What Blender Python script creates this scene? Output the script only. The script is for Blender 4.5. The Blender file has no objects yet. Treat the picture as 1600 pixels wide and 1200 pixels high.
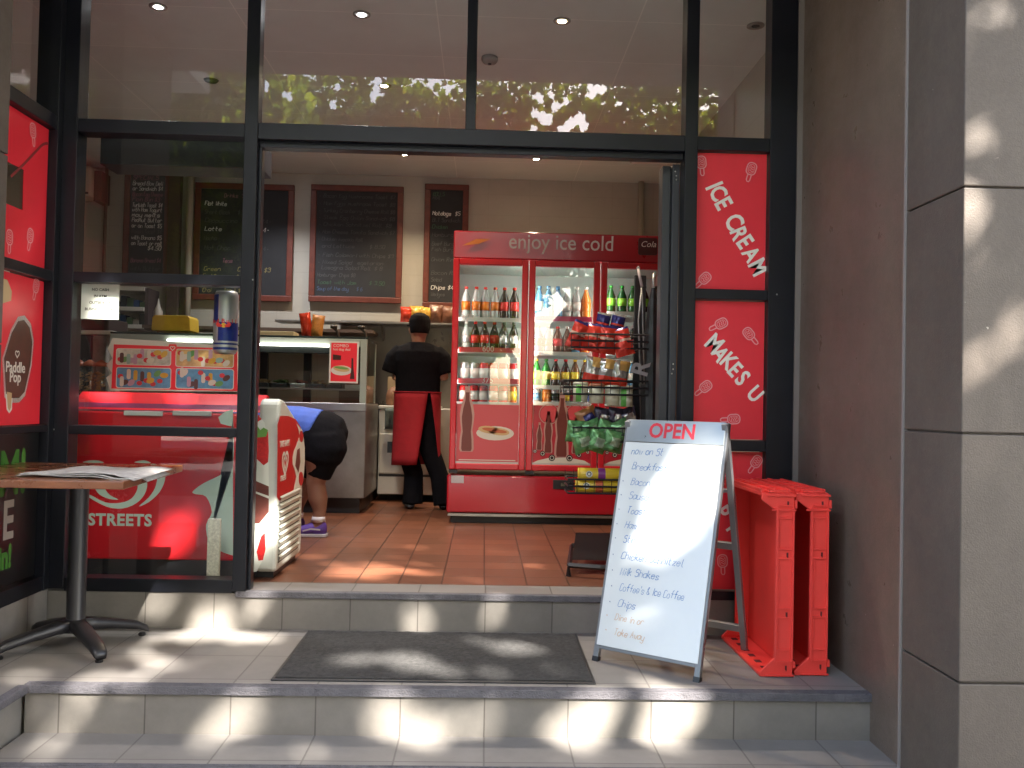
import bpy, math, random
from math import radians as RD, sin, cos, pi, atan2, sqrt
from mathutils import Vector, Matrix, noise
random.seed(11)
S = bpy.context.scene
COL = S.collection

# ------------------------------------------------------------------ camera
FPX, EYE = 1400.0, 0.87
_a, _b, _r = RD(1.76), RD(1.23), RD(1.2)
CF = Vector((sin(_a)*cos(_b), cos(_a)*cos(_b), sin(_b)))
_R0 = Vector((cos(_a), -sin(_a), 0)); _U0 = _R0.cross(CF)
CR = _R0*cos(_r) + _U0*sin(_r); CU = _U0*cos(_r) - _R0*sin(_r)
CC = Vector((0, 0, EYE))
cd = bpy.data.cameras.new('camera'); cam = bpy.data.objects.new('camera', cd); COL.objects.link(cam)
cam.matrix_world = Matrix(((CR.x, CU.x, -CF.x, 0), (CR.y, CU.y, -CF.y, 0), (CR.z, CU.z, -CF.z, EYE), (0, 0, 0, 1)))
cd.sensor_width = 36; cd.lens = FPX/1600*36; cd.clip_start = .05; cd.clip_end = 500
S.camera = cam

# ------------------------------------------------------------------ light
SUN = Vector((-.42, 1, -.90)).normalized()      # the way the light travels
w = bpy.data.worlds.new('World'); S.world = w; w.use_nodes = True
nt = w.node_tree; bg = nt.nodes['Background']
sky = nt.nodes.new('ShaderNodeTexSky'); sky.sky_type = 'NISHITA'; sky.sun_disc = False
sky.sun_elevation = math.asin(-SUN.z); sky.sun_rotation = atan2(-SUN.x, -SUN.y)
sky.air_density = 1.0; sky.dust_density = 3.0; sky.ozone_density = 1.0
nt.links.new(sky.outputs[0], bg.inputs[0]); bg.inputs[1].default_value = .11
sl = bpy.data.lights.new('sun', 'SUN'); sl.energy = 5.0; sl.angle = RD(.55); sl.color = (1, .93, .84)
so = bpy.data.objects.new('sun', sl); COL.objects.link(so); so.rotation_euler = SUN.to_track_quat('-Z', 'Y').to_euler()
so.location = (4, -8, 12)
S.view_settings.view_transform = 'Standard'; S.view_settings.look = 'None'
S.view_settings.exposure = 3.12; S.view_settings.gamma = 1.0
S.cycles.use_denoising = True
S.cycles.max_bounces = 10; S.cycles.diffuse_bounces = 5; S.cycles.glossy_bounces = 4
S.cycles.transparent_max_bounces = 16; S.cycles.transmission_bounces = 6
S.cycles.sample_clamp_indirect = 6.0
S.cycles.caustics_reflective = False; S.cycles.caustics_refractive = False

# ------------------------------------------------------------------ helpers
def ray(px, py): return CF + CR*((px-800)/FPX) - CU*((py-600)/FPX)
def aY(px, py, y): d = ray(px, py); return CC + d*(y/d.y)          # pixel of the photo -> point on the plane y
def aZ(px, py, z): d = ray(px, py); return CC + d*((z-EYE)/d.z)
def aX(px, py, x): d = ray(px, py); return CC + d*(x/d.x)

MATS = {}
def M(name, col, rough=.6, metal=0., var=0., scale=12., bump=0., bscale=60., coat=0., spec=.5, emit=0., trans=0., sub=0.):
    if name in MATS: return MATS[name]
    m = bpy.data.materials.new(name); m.use_nodes = True; MATS[name] = m
    n = m.node_tree; p = n.nodes['Principled BSDF']
    c = (*col, 1)
    p.inputs['Base Color'].default_value = c; p.inputs['Roughness'].default_value = rough
    p.inputs['Metallic'].default_value = metal; p.inputs['Coat Weight'].default_value = coat
    p.inputs['Coat Roughness'].default_value = .08
    p.inputs['Specular IOR Level'].default_value = spec
    p.inputs['Transmission Weight'].default_value = trans
    if emit: p.inputs['Emission Color'].default_value = c; p.inputs['Emission Strength'].default_value = emit
    tc = n.nodes.new('ShaderNodeTexCoord')
    if var:
        t = n.nodes.new('ShaderNodeTexNoise'); t.inputs['Scale'].default_value = scale; t.inputs['Detail'].default_value = 6; t.inputs['Roughness'].default_value = .65
        r = n.nodes.new('ShaderNodeValToRGB')
        r.color_ramp.elements[0].position = .3; r.color_ramp.elements[1].position = .72
        r.color_ramp.elements[0].color = (*[v*(1-var) for v in col], 1)
        r.color_ramp.elements[1].color = (*[min(1, v*(1+var)) for v in col], 1)
        n.links.new(tc.outputs['Object'], t.inputs['Vector']); n.links.new(t.outputs[0], r.inputs[0]); n.links.new(r.outputs[0], p.inputs['Base Color'])
        mr = n.nodes.new('ShaderNodeMapRange'); mr.inputs[3].default_value = max(.03, rough-.09); mr.inputs[4].default_value = min(1, rough+.09)
        n.links.new(t.outputs[0], mr.inputs[0]); n.links.new(mr.outputs[0], p.inputs['Roughness'])
    if bump:
        t2 = n.nodes.new('ShaderNodeTexNoise'); t2.inputs['Scale'].default_value = bscale; t2.inputs['Detail'].default_value = 4
        b = n.nodes.new('ShaderNodeBump'); b.inputs['Strength'].default_value = bump; b.inputs['Distance'].default_value = .01
        n.links.new(tc.outputs['Object'], t2.inputs['Vector']); n.links.new(t2.outputs[0], b.inputs['Height']); n.links.new(b.outputs[0], p.inputs['Normal'])
    return m

def wallmat(name, col, rough, seed):
    """painted render: broad blotches, vertical streaks, fine grain and a few pale scuffs"""
    m = bpy.data.materials.new(name); m.use_nodes = True; MATS[name] = m
    n = m.node_tree; p = n.nodes['Principled BSDF']; L = n.links.new
    g = n.nodes.new('ShaderNodeNewGeometry')
    def noi(scale, detail, sc=(1, 1, 1)):
        mp = n.nodes.new('ShaderNodeMapping'); mp.inputs['Scale'].default_value = sc; mp.inputs['Location'].default_value = (seed, seed*2, seed*3)
        L(g.outputs['Position'], mp.inputs[0]); t = n.nodes.new('ShaderNodeTexNoise'); t.inputs['Scale'].default_value = scale; t.inputs['Detail'].default_value = detail; t.inputs['Roughness'].default_value = .65
        L(mp.outputs[0], t.inputs['Vector']); return t.outputs[0]
    def mr(src, a, b, c, d):
        r = n.nodes.new('ShaderNodeMapRange'); r.inputs[1].default_value = a; r.inputs[2].default_value = b; r.inputs[3].default_value = c; r.inputs[4].default_value = d; L(src, r.inputs[0]); return r.outputs[0]
    def ma(op, a, b):
        q = n.nodes.new('ShaderNodeMath'); q.operation = op
        for k, v in ((0, a), (1, b)):
            if isinstance(v, (int, float)): q.inputs[k].default_value = v
            else: L(v, q.inputs[k])
        return q.outputs[0]
    f = ma('MULTIPLY', mr(noi(1.3, 4), .3, .7, .88, 1.12), mr(noi(5, 5, (1, 1, .12)), .3, .7, .93, 1.07))
    f = ma('MULTIPLY', f, mr(noi(70, 3), .3, .7, .92, 1.08))
    vm = n.nodes.new('ShaderNodeVectorMath'); vm.operation = 'SCALE'; vm.inputs[0].default_value = col; L(f, vm.inputs['Scale'])
    mask = ma('MULTIPLY', mr(noi(55, 2), .735, .76, 0, 1), mr(noi(2.2, 3), .52, .6, 0, 1))
    mx = n.nodes.new('ShaderNodeMix'); mx.data_type = 'RGBA'; L(mask, mx.inputs['Factor']); L(vm.outputs[0], mx.inputs['A']); mx.inputs['B'].default_value = (.42, .38, .32, 1)
    L(mx.outputs['Result'], p.inputs['Base Color']); L(mr(noi(9, 4), .3, .7, rough-.1, rough+.12), p.inputs['Roughness'])
    b = n.nodes.new('ShaderNodeBump'); b.inputs['Strength'].default_value = .22; b.inputs['Distance'].default_value = .006; L(noi(180, 3), b.inputs['Height']); L(b.outputs[0], p.inputs['Normal'])
    return m

def glass(name, tint=(1, 1, 1), ior=1.5, rough=0., boost=1.):
    m = bpy.data.materials.new(name); m.use_nodes = True; n = m.node_tree; n.nodes.remove(n.nodes['Principled BSDF'])
    out = n.nodes['Material Output']
    tr = n.nodes.new('ShaderNodeBsdfTransparent'); tr.inputs[0].default_value = (*tint, 1)
    gl = n.nodes.new('ShaderNodeBsdfGlossy'); gl.inputs['Roughness'].default_value = rough
    fr = n.nodes.new('ShaderNodeFresnel'); fr.inputs[0].default_value = ior
    mu = n.nodes.new('ShaderNodeMath'); mu.operation = 'MULTIPLY'; mu.inputs[1].default_value = boost; mu.use_clamp = True
    ge = n.nodes.new('ShaderNodeNewGeometry'); e1 = n.nodes.new('ShaderNodeMath'); e1.operation = 'MULTIPLY_ADD'; e1.inputs[1].default_value = -2; e1.inputs[2].default_value = 1
    e2 = n.nodes.new('ShaderNodeMath'); e2.operation = 'POWER'; e2.inputs[0].default_value = ior     # thin pane: same reflectance from both sides
    n.links.new(ge.outputs['Backfacing'], e1.inputs[0]); n.links.new(e1.outputs[0], e2.inputs[1]); n.links.new(e2.outputs[0], fr.inputs[0])
    mx = n.nodes.new('ShaderNodeMixShader')
    n.links.new(fr.outputs[0], mu.inputs[0]); n.links.new(mu.outputs[0], mx.inputs[0])
    n.links.new(tr.outputs[0], mx.inputs[1]); n.links.new(gl.outputs[0], mx.inputs[2]); n.links.new(mx.outputs[0], out.inputs[0])
    MATS[name] = m; return m

def tilemat(name, c1, c2, grout, sx, sy, ox=0, oy=0, plane='XY', mort=.004, rough=.5, mott=.18, mscale=9, bump=.3, coat=0., streak=False):
    """grid of tiles laid in world space, each a slightly different shade"""
    m = bpy.data.materials.new(name); m.use_nodes = True; MATS[name] = m
    n = m.node_tree; p = n.nodes['Principled BSDF']; L = n.links.new
    g = n.nodes.new('ShaderNodeNewGeometry'); sp = n.nodes.new('ShaderNodeSeparateXYZ'); cb = n.nodes.new('ShaderNodeCombineXYZ')
    L(g.outputs['Position'], sp.inputs[0])
    for k, (ax, o) in enumerate(zip(plane, (ox, oy))):
        a = n.nodes.new('ShaderNodeMath'); a.operation = 'SUBTRACT'; a.inputs[1].default_value = o
        L(sp.outputs['XYZ'.index(ax)], a.inputs[0]); L(a.outputs[0], cb.inputs[k])
    br = n.nodes.new('ShaderNodeTexBrick'); br.offset = 0; br.squash = 1
    br.inputs['Scale'].default_value = 1; br.inputs['Brick Width'].default_value = sx; br.inputs['Row Height'].default_value = sy
    br.inputs['Mortar Size'].default_value = mort; br.inputs['Mortar Smooth'].default_value = .25
    br.inputs['Color1'].default_value = (*c1, 1); br.inputs['Color2'].default_value = (*c2, 1); br.inputs['Mortar'].default_value = (*grout, 1)
    L(cb.outputs[0], br.inputs['Vector'])
    nz = n.nodes.new('ShaderNodeTexNoise'); nz.inputs['Scale'].default_value = mscale; nz.inputs['Detail'].default_value = 8; nz.inputs['Roughness'].default_value = .7
    if streak:
        mp = n.nodes.new('ShaderNodeMapping'); mp.inputs['Scale'].default_value = (1, 5, 1); L(g.outputs['Position'], mp.inputs[0]); L(mp.outputs[0], nz.inputs['Vector'])
    else: L(g.outputs['Position'], nz.inputs['Vector'])
    rr = n.nodes.new('ShaderNodeMapRange'); rr.inputs[1].default_value = .25; rr.inputs[2].default_value = .75
    rr.inputs[3].default_value = 1-mott; rr.inputs[4].default_value = 1+mott; L(nz.outputs[0], rr.inputs[0])
    vm = n.nodes.new('ShaderNodeVectorMath'); vm.operation = 'SCALE'; L(br.outputs['Color'], vm.inputs[0]); L(rr.outputs[0], vm.inputs['Scale'])
    L(vm.outputs[0], p.inputs['Base Color'])
    r2 = n.nodes.new('ShaderNodeMapRange'); r2.inputs[3].default_value = max(.05, rough-.12); r2.inputs[4].default_value = rough+.12; L(nz.outputs[0], r2.inputs[0]); L(r2.outputs[0], p.inputs['Roughness'])
    p.inputs['Coat Weight'].default_value = coat
    n2 = n.nodes.new('ShaderNodeTexNoise'); n2.inputs['Scale'].default_value = 160; L(g.outputs['Position'], n2.inputs['Vector'])
    ad = n.nodes.new('ShaderNodeMath'); ad.operation = 'MULTIPLY_ADD'; ad.inputs[1].default_value = -1.0; L(br.outputs['Fac'], ad.inputs[0])
    sc = n.nodes.new('ShaderNodeMath'); sc.operation = 'MULTIPLY'; sc.inputs[1].default_value = .12; L(n2.outputs[0], sc.inputs[0]); L(sc.outputs[0], ad.inputs[2])
    b = n.nodes.new('ShaderNodeBump'); b.inputs['Strength'].default_value = bump; b.inputs['Distance'].default_value = .004
    L(ad.outputs[0], b.inputs['Height']); L(b.outputs[0], p.inputs['Normal'])
    return m

FRONT = lambda x, y, z: Matrix(((1, 0, 0, x), (0, 0, -1, y), (0, 1, 0, z), (0, 0, 0, 1)))      # faces -Y: local x -> X, local y -> Z
SIDE = lambda x, y, z: Matrix(((0, 0, 1, x), (1, 0, 0, y), (0, 1, 0, z), (0, 0, 0, 1)))         # faces +X: local x -> Y, local y -> Z
def frame(o, xdir, ydir):
    x = Vector(xdir).normalized(); y = Vector(ydir); y = (y - x*y.dot(x)).normalized(); z = x.cross(y)
    return Matrix(((x.x, y.x, z.x, o[0]), (x.y, y.y, z.y, o[1]), (x.z, y.z, z.z, o[2]), (0, 0, 0, 1)))

class MB:
    def __init__(s): s.v = []; s.f = []; s.m = []
    def add(s, vs, fs, m=0, T=None):
        k = len(s.v)
        s.v += [tuple(T @ Vector(v)) if T is not None else tuple(v) for v in vs]
        s.f += [tuple(i+k for i in f) for f in fs]; s.m += [m]*len(fs); return s
    def box(s, x0, x1, y0, y1, z0, z1, m=0, T=None):
        vs = [(x, y, z) for z in (z0, z1) for y in (y0, y1) for x in (x0, x1)]
        return s.add(vs, [(0, 2, 3, 1), (4, 5, 7, 6), (0, 1, 5, 4), (2, 6, 7, 3), (0, 4, 6, 2), (1, 3, 7, 5)], m, T)
    def prism(s, poly, h0, h1, T=None, m=0):
        n = len(poly); ar = sum(poly[i][0]*poly[(i+1) % n][1]-poly[(i+1) % n][0]*poly[i][1] for i in range(n))
        if ar < 0: poly = poly[::-1]
        vs = [(x, y, h0) for x, y in poly] + [(x, y, h1) for x, y in poly]
        return s.add(vs, [tuple(range(n))[::-1], tuple(range(n, 2*n))] + [(i, (i+1) % n, n+(i+1) % n, n+i) for i in range(n)], m, T)
    def tube(s, pts, r, n=8, m=0, cap=True, flat=1.):
        pts = [Vector(p) for p in pts]; rs = r if isinstance(r, (list, tuple)) else [r]*len(pts); k = len(s.v)
        u = None
        for i, p in enumerate(pts):
            d = (pts[min(i+1, len(pts)-1)]-pts[max(i-1, 0)]).normalized()
            if u is None: u = d.cross(Vector((0, 0, 1)) if abs(d.z) < .9 else Vector((1, 0, 0))).normalized()
            u = (u-d*u.dot(d)).normalized(); v = d.cross(u)
            s.v += [tuple(p+(u*cos(2*pi*j/n)+v*sin(2*pi*j/n)*flat)*rs[i]) for j in range(n)]
        for i in range(len(pts)-1):
            for j in range(n):
                a = k+i*n+j; b = k+i*n+(j+1) % n; s.f.append((a, b, b+n, a+n)); s.m.append(m)
        if cap:
            s.f.append(tuple(k+j for j in range(n))[::-1]); s.m.append(m)
            e = k+(len(pts)-1)*n; s.f.append(tuple(e+j for j in range(n))); s.m.append(m)
        return s
    def loft(s, rings, n=16, m=0, sq=1.):
        """rings: (centre, u half axis, v half axis)"""
        k = len(s.v)
        for c, u, v in rings:
            c, u, v = Vector(c), Vector(u), Vector(v)
            for j in range(n):
                a = 2*pi*j/n; ca, sa = cos(a), sin(a)
                ca = math.copysign(abs(ca)**sq, ca); sa = math.copysign(abs(sa)**sq, sa)
                s.v.append(tuple(c+u*ca+v*sa))
        for i in range(len(rings)-1):
            for j in range(n):
                a = k+i*n+j; b = k+i*n+(j+1) % n; s.f.append((a, b, b+n, a+n)); s.m.append(m)
        s.f.append(tuple(k+j for j in range(n))[::-1]); s.m.append(m)
        e = k+(len(rings)-1)*n; s.f.append(tuple(e+j for j in range(n))); s.m.append(m)
        return s
    def lathe(s, prof, c=(0, 0, 0), n=16, m=0, axis='Z'):
        k = len(s.v); c = Vector(c)
        for r, h in prof:
            for j in range(n):
                a = 2*pi*j/n
                p = (r*cos(a), r*sin(a), h) if axis == 'Z' else ((h, r*cos(a), r*sin(a)) if axis == 'X' else (r*cos(a), h, -r*sin(a)))
                s.v.append(tuple(c+Vector(p)))
        for i in range(len(prof)-1):
            mm = m[i] if isinstance(m, (list, tuple)) else m
            for j in range(n):
                a = k+i*n+j; b = k+i*n+(j+1) % n; s.f.append((a, b, b+n, a+n)); s.m.append(mm)
        mm = m[0] if isinstance(m, (list, tuple)) else m
        s.f.append(tuple(k+j for j in range(n))[::-1]); s.m.append(mm)
        e = k+(len(prof)-1)*n; s.f.append(tuple(e+j for j in range(n))); s.m.append(m[-1] if isinstance(m, (list, tuple)) else m)
        return s
    def ribbon(s, pts, wd, T=None, h=.001, m=0, closed=False):
        n = len(pts)
        if n < 2: return s
        ws = wd if isinstance(wd, (list, tuple)) else [wd]*n
        L, R = [], []
        for i in range(n):
            a = pts[(i-1) % n] if closed else pts[max(i-1, 0)]; b = pts[(i+1) % n] if closed else pts[min(i+1, n-1)]
            dx, dy = b[0]-a[0], b[1]-a[1]; l = math.hypot(dx, dy) or 1
            nx, ny = -dy/l*ws[i]/2, dx/l*ws[i]/2
            L.append((pts[i][0]+nx, pts[i][1]+ny, h)); R.append((pts[i][0]-nx, pts[i][1]-ny, h))
        vs = L+R; fs = [(n+i, n+(i+1) % n, (i+1) % n, i) for i in range(n if closed else n-1)]
        return s.add(vs, fs, m, T)
    def build(s, name, mats, parent=None, smooth=False, bev=0, sub=0, remesh=0, smo=0):
        me = bpy.data.meshes.new(name); me.from_pydata(s.v, [], s.f); me.update()
        mats = mats if isinstance(mats, (list, tuple)) else [mats]
        for m in mats: me.materials.append(m)
        me.polygons.foreach_set('material_index', s.m)
        if smooth: me.polygons.foreach_set('use_smooth', [True]*len(me.polygons))
        o = bpy.data.objects.new(name, me); COL.objects.link(o)
        if bev:
            b = o.modifiers.new('bevel', 'BEVEL'); b.width = bev; b.segments = 2; b.limit_method = 'ANGLE'; b.angle_limit = RD(40); b.harden_normals = False
        if remesh:
            r = o.modifiers.new('remesh', 'REMESH'); r.mode = 'VOXEL'; r.voxel_size = remesh; r.use_smooth_shade = True
            if smo: q = o.modifiers.new('smooth', 'SMOOTH'); q.factor = .5; q.iterations = smo
        if sub:
            q = o.modifiers.new('sub', 'SUBSURF'); q.levels = sub; q.render_levels = sub
        adopt(o, parent); return o

def base_loc(p):
    return Vector(p['_l']) if '_l' in p else Vector((0, 0, 0))
def adopt(o, parent):
    if parent is None: return
    root = parent
    while root.parent: root = root.parent
    o.parent = parent
    if parent.type == 'EMPTY': o.matrix_parent_inverse = Matrix.Translation(-parent.location)
def thing(name, label, cat, loc=(0, 0, 0), group=None):
    o = bpy.data.objects.new(name, None); COL.objects.link(o); o.location = loc; o.empty_display_size = .1
    o['label'] = label; o['category'] = cat
    if group: o['group'] = group
    return o
def tag(o, label, cat, group=None):
    o['label'] = label; o['category'] = cat
    if group: o['group'] = group
    return o
def struct(o): o['kind'] = 'structure'; return o
def dup(root, loc, rz=None, label=None, group=None, rot=None):
    r = root.copy(); COL.objects.link(r); r.location = loc
    if rot is not None: r.rotation_euler = rot
    elif rz is not None: r.rotation_euler = (0, 0, rz)
    if label: r['label'] = label
    if group: r['group'] = group
    for ch in root.children:
        c = ch.copy(); COL.objects.link(c); c.parent = r
        for g in ch.children:
            e = g.copy(); COL.objects.link(e); e.parent = c
    return r
def text(name, s, T, size, mat, parent=None, bold=0., ext=.0004, align='LEFT', spacing=1., shear=0., sx=1.):
    cu = bpy.data.curves.new(name, 'FONT'); cu.body = s; cu.size = size; cu.offset = bold; cu.extrude = ext
    cu.align_x = align; cu.space_character = spacing; cu.shear = shear; cu.materials.append(mat); cu.resolution_u = 3
    o_ = bpy.data.objects.new(name, cu); me = bpy.data.meshes.new_from_object(o_); me.transform(T @ Matrix.Diagonal((sx, 1, 1, 1)))
    me.name = name; bpy.data.objects.remove(o_)
    if not me.materials: me.materials.append(mat)
    o = bpy.data.objects.new(name, me); COL.objects.link(o)
    adopt(o, parent); return o
def ell(cx, cy, rx, ry, n=20, a0=0.):
    return [(cx+rx*cos(2*pi*i/n)*cos(a0)-ry*sin(2*pi*i/n)*sin(a0), cy+rx*cos(2*pi*i/n)*sin(a0)+ry*sin(2*pi*i/n)*cos(a0)) for i in range(n)]
def rrect(x0, x1, y0, y1, r, n=4):
    o = []
    for cx, cy, a in ((x1-r, y1-r, 0), (x0+r, y1-r, 90), (x0+r, y0+r, 180), (x1-r, y0+r, 270)):
        o += [(cx+r*cos(RD(a+90*i/n)), cy+r*sin(RD(a+90*i/n))) for i in range(n+1)]
    return o
def heart(cx, cy, s, n=28):
    o = []
    for i in range(n):
        t = 2*pi*i/n
        o.append((cx+s*sin(t)**3, cy+s*(13*cos(t)-5*cos(2*t)-2*cos(3*t)-cos(4*t))/16))
    return o
def smoothpath(pts, k=5, closed=False):
    o = []; n = len(pts); rng = range(n if closed else n-1)
    for i in rng:
        p0 = pts[(i-1) % n] if (closed or i > 0) else pts[0]; p1 = pts[i]; p2 = pts[(i+1) % n]; p3 = pts[(i+2) % n] if (closed or i+2 < n) else pts[-1]
        for j in range(k):
            t = j/k
            o.append(tuple(.5*((2*p1[d])+(-p0[d]+p2[d])*t+(2*p0[d]-5*p1[d]+4*p2[d]-p3[d])*t*t+(-p0[d]+3*p1[d]-3*p2[d]+p3[d])*t**3) for d in range(len(p1))))
    if not closed: o.append(tuple(pts[-1]))
    return o
ORD = ['first', 'second', 'third', 'fourth', 'fifth', 'sixth', 'seventh', 'eighth', 'ninth', 'tenth', 'eleventh', 'twelfth']

# hand lettering: one-stroke glyphs, pairs of (x, y+3) in hex digits
G = dict(a='4637170604133344|4743', b='0a03|0617374644331304', c='4637170604133344', d='4a43|4637170604133344', e='05454637170604133344',
 f='4a3a2923|0747', g='4637170604133344|4741301001', h='0a03|0617374643', i='1713|1918', j='2721100|2928', k='0a03|3705|1543', l='1a142333',
 m='0703|06172623|26374643', n='0703|0617374643', o='170604133344463717', p='0700|0617374644331304', q='4740|4637170604133344', r='0703|06173746',
 s='46371706153544331304', t='1a142333|0737', u='0704133344|4743', v='072347', w='0713263347', x='0743|4703', y='0704133344|4741301001', z='07470343',
 A='032a43|1636', B='030a3a49483707|3746443303', C='493a1a0904133344', D='030a2a48452303', E='4a0a0343|0737', F='4a0a03|0737', G='493a1a09041333444636',
 H='0a03|4a43|0747', I='1a13', J='4a44331304', K='0a03|4a06|1743', L='0a0343', M='030a244a43', N='030a434a', O='1a0904133344493a1a', P='030a3a49483707',
 R='030a3a49483707|1743', S='493a1a090817374644331304', T='0a4a|2a23', U='0a04133344|4a44', W='0a1326334a', Y='0a264a|2623', **{
 '0': '1a0904133344493a1a', '1': '182a23', '2': '091a3a49470343', '3': '091a3a494837|17374644331304', '4': '3a0545|3a33', '5': '4a0a07374644331304',
 '6': '3a19080413334446370 6'.replace(' ', ''), '7': '0a4a13', '8': '17080 91a3a4948371706041333444637'.replace(' ', ''), '9': '493a1a09081737494413',
 '$': '4919081736453404|2b22', '&': '4308191a2a29180504132345', '-': '1636', '.': '1314', "'": '1a18', '*': '2516352625', '/': '033a', ',': '1402', '(': '2b1916 1422'.replace(' ', ''), '=': '0747|0545'})
def hand(mb, s, x, y, size, T, wd, slant=.25, jit=.25, xs=.82, m=0, h=.0006, seed=0, drop=0.):
    rnd = random.Random(seed*977+len(s)); u = size/7.
    for ch in s:
        if ch == ' ': x += 3.6*u*xs; continue
        g = G.get(ch)
        if g:
            yj = rnd.uniform(-jit, jit)*u*1.5
            for st in g.split('|'):
                pr = [(int(st[i], 16), int(st[i+1], 16)-3) for i in range(0, len(st)-1, 2)]
                pts = [(x+(a+b*slant+rnd.uniform(-jit, jit))*u*xs, y+yj+(b+rnd.uniform(-jit, jit))*u) for a, b in pr]
                if rnd.random() >= drop: mb.ribbon(pts, wd*rnd.uniform(.75, 1.2), T, h, m)
        x += (2.6 if ch in "il.',I1" else 5.3)*u*xs
        y -= 0
    return x

def ice_motif(mb, x, y, s, a, T, m=0, h=.0016):
    """little outlined ice lolly, as printed all over the posters"""
    ca, sa = cos(a), sin(a)
    def tr(pts): return [(x+(p*ca-q*sa)*s, y+(p*sa+q*ca)*s) for p, q in pts]
    mb.ribbon(tr(rrect(-.42, .42, -.35, .75, .35)), s*.10, T, h, m, True)
    mb.ribbon(tr(rrect(-.27, .27, -.2, .6, .25)), s*.05, T, h, m, True)
    mb.ribbon(tr([(-.15, -.38), (-.15, -.85), (-.05, -1), (.1, -1), (.17, -.85), (.17, -.38)]), s*.1, T, h, m)
    for q in (0., .2, .38): mb.ribbon(tr([(-.2, q), (-.07, q+.07), (.07, q-.05), (.2, q+.04)]), s*.07, T, h, m)
def logo(mb, x, y, s, T, m=0, h=.001):
    """heart with swirling bands"""
    hp = heart(x, y, s*.62, 40)
    mb.ribbon(hp[1:-5], [s*(.14+.2*min(1, i/14)) for i in range(len(hp[1:-5]))], T, h, m)
    hp = heart(x, y-.05*s, s*1.12, 40)
    mb.ribbon(hp[3:17], [s*(.06+.24*min(1, i/8))*(1 if i < 12 else .5) for i in range(14)], T, h, m)
    mb.ribbon(hp[20:38], [s*(.04+.26*min(1, i/5)) for i in range(18)], T, h, m)
# ------------------------------------------------------------------ setting
FY = 4.08                     # plane of the shopfront
tile_top = tilemat('landing tile', (.180, .168, .154), (.21, .195, .178), (.12, .11, .10), .305, .305, -1.50, 3.36, 'XY', .0035, .62, .16, 7)
tile_rise = tilemat('riser tile', (.165, .152, .134), (.195, .180, .158), (.09, .08, .07), .305, .5, -1.50, -.36, 'XZ', .003, .62, .17, 8)
tile_riseL = tilemat('riser tile side', (.20, .185, .165), (.23, .21, .185), (.09, .08, .07), .305, .5, 3.3, -.36, 'YZ', .003, .62, .17, 8)
tile_thr = tilemat('threshold tile', (.17, .16, .15), (.20, .19, .175), (.08, .075, .07), .305, .5, -1.50, 3.9, 'XY', .0035, .5, .15, 9)
nosing_m = M('nosing', (.11, .105, .115), .7, var=.25, scale=30, bump=.5, bscale=180)
terra = tilemat('terracotta floor', (.125, .050, .028), (.185, .070, .038), (.045, .022, .014), .205, .205, .02, 4.3, 'XY', .0042, .34, .38, 11, .35, coat=0., streak=True)
asphalt = M('asphalt', (.14, .14, .14), .85, var=.3, scale=40, bump=.4, bscale=150)
paving = tilemat('paving', (.42, .40, .37), (.47, .45, .41), (.25, .24, .22), .4, .4, 0, 0, 'XY', .005, .75, .16, 5)
wallpaint = wallmat('grey render', (.104, .084, .068), .5, 1.)
wallpaint2 = wallmat('grey render smooth', (.158, .118, .090), .36, 4.)
bead_m = M('wall bead', (.26, .235, .215), .5)
black_fr = M('black powder coat', (.007, .008, .012), .36, var=.2, scale=8, bump=.03, bscale=300, spec=.35)
inner_wall = tilemat('painted blockwork', (.42, .40, .345), (.43, .41, .355), (.39, .365, .31), .39, .195, 0, .1, 'XZ', .003, .55, .07, 4, .2)
ceil_m = tilemat('ceiling tile', (.62, .68, .68), (.65, .71, .705), (.80, .84, .82), 1.10, .59, -.30, 4.27, 'XY', .0035, .7, .06, 3, .1)
GL = glass('window glass', (.93, .96, .94), 1.52, 0, 1.35)
GLT = glass('transom glass', (.93, .96, .94), 1.52, 0, 2.0)

struct(MB().box(-60, 60, -60, 2.66, -.90, -.69).build('pavement', paving))
struct(MB().box(-60, 60, -16, -6, -.689, -.675).build('road', asphalt))
b = MB(); b.box(-1.6, 1.45, 2.40, 3.0, -.80, -.52); struct(b.build('step', [tile_top]))
# second tread
def step(x0, x1, y0, y1, z0, z1, nos=.045, left=False):
    b = MB(); b.box(x0, x1, y0+nos, y1, z1-.02, z1, 0); b.box(x0, x1, y0+.014, y1, z0, z1-.021, 1)
    o = struct(b.build('step', [tile_top, tile_rise]))
    n = MB(); n.box(x0, x1, y0, y0+nos, z1-.03, z1-.001)
    for k in range(3): n.box(x0, x1, y0+.008+k*.013, y0+.014+k*.013, z1-.001, z1+.0015)
    n.build('step_nosing', nosing_m, o, bev=.006)
step(-1.62, 1.46, 2.98, 3.32, -.54, -.345)
step(-1.62, 1.46, 3.27, 4.10, -.345, -.17)
b = MB(); b.box(-1.96, -1.62, 1.6, 4.10, -.19, -.17, 0); b.box(-1.96, -1.636, 1.6, 3.9, -.8, -.191, 1)
o = struct(b.build('landing', [tile_top, tile_riseL]))
MB().box(-1.64, -1.60, 1.6, 3.27, -.20, -.1685).build('step_nosing', nosing_m, o, bev=.006)
# riser and threshold under the shopfront
b = MB(); b.box(-1.96, 1.46, FY+.012, 4.30, -.2, -.012, 1); b.box(-1.96, 1.46, FY+.035, 4.292, -.0119, 0, 0)
o = struct(b.build('threshold', [tile_thr, tile_rise]))
MB().box(-1.10, .97, FY, FY+.036, -.03, .001).build('step_nosing', nosing_m, o, bev=.005)
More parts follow.
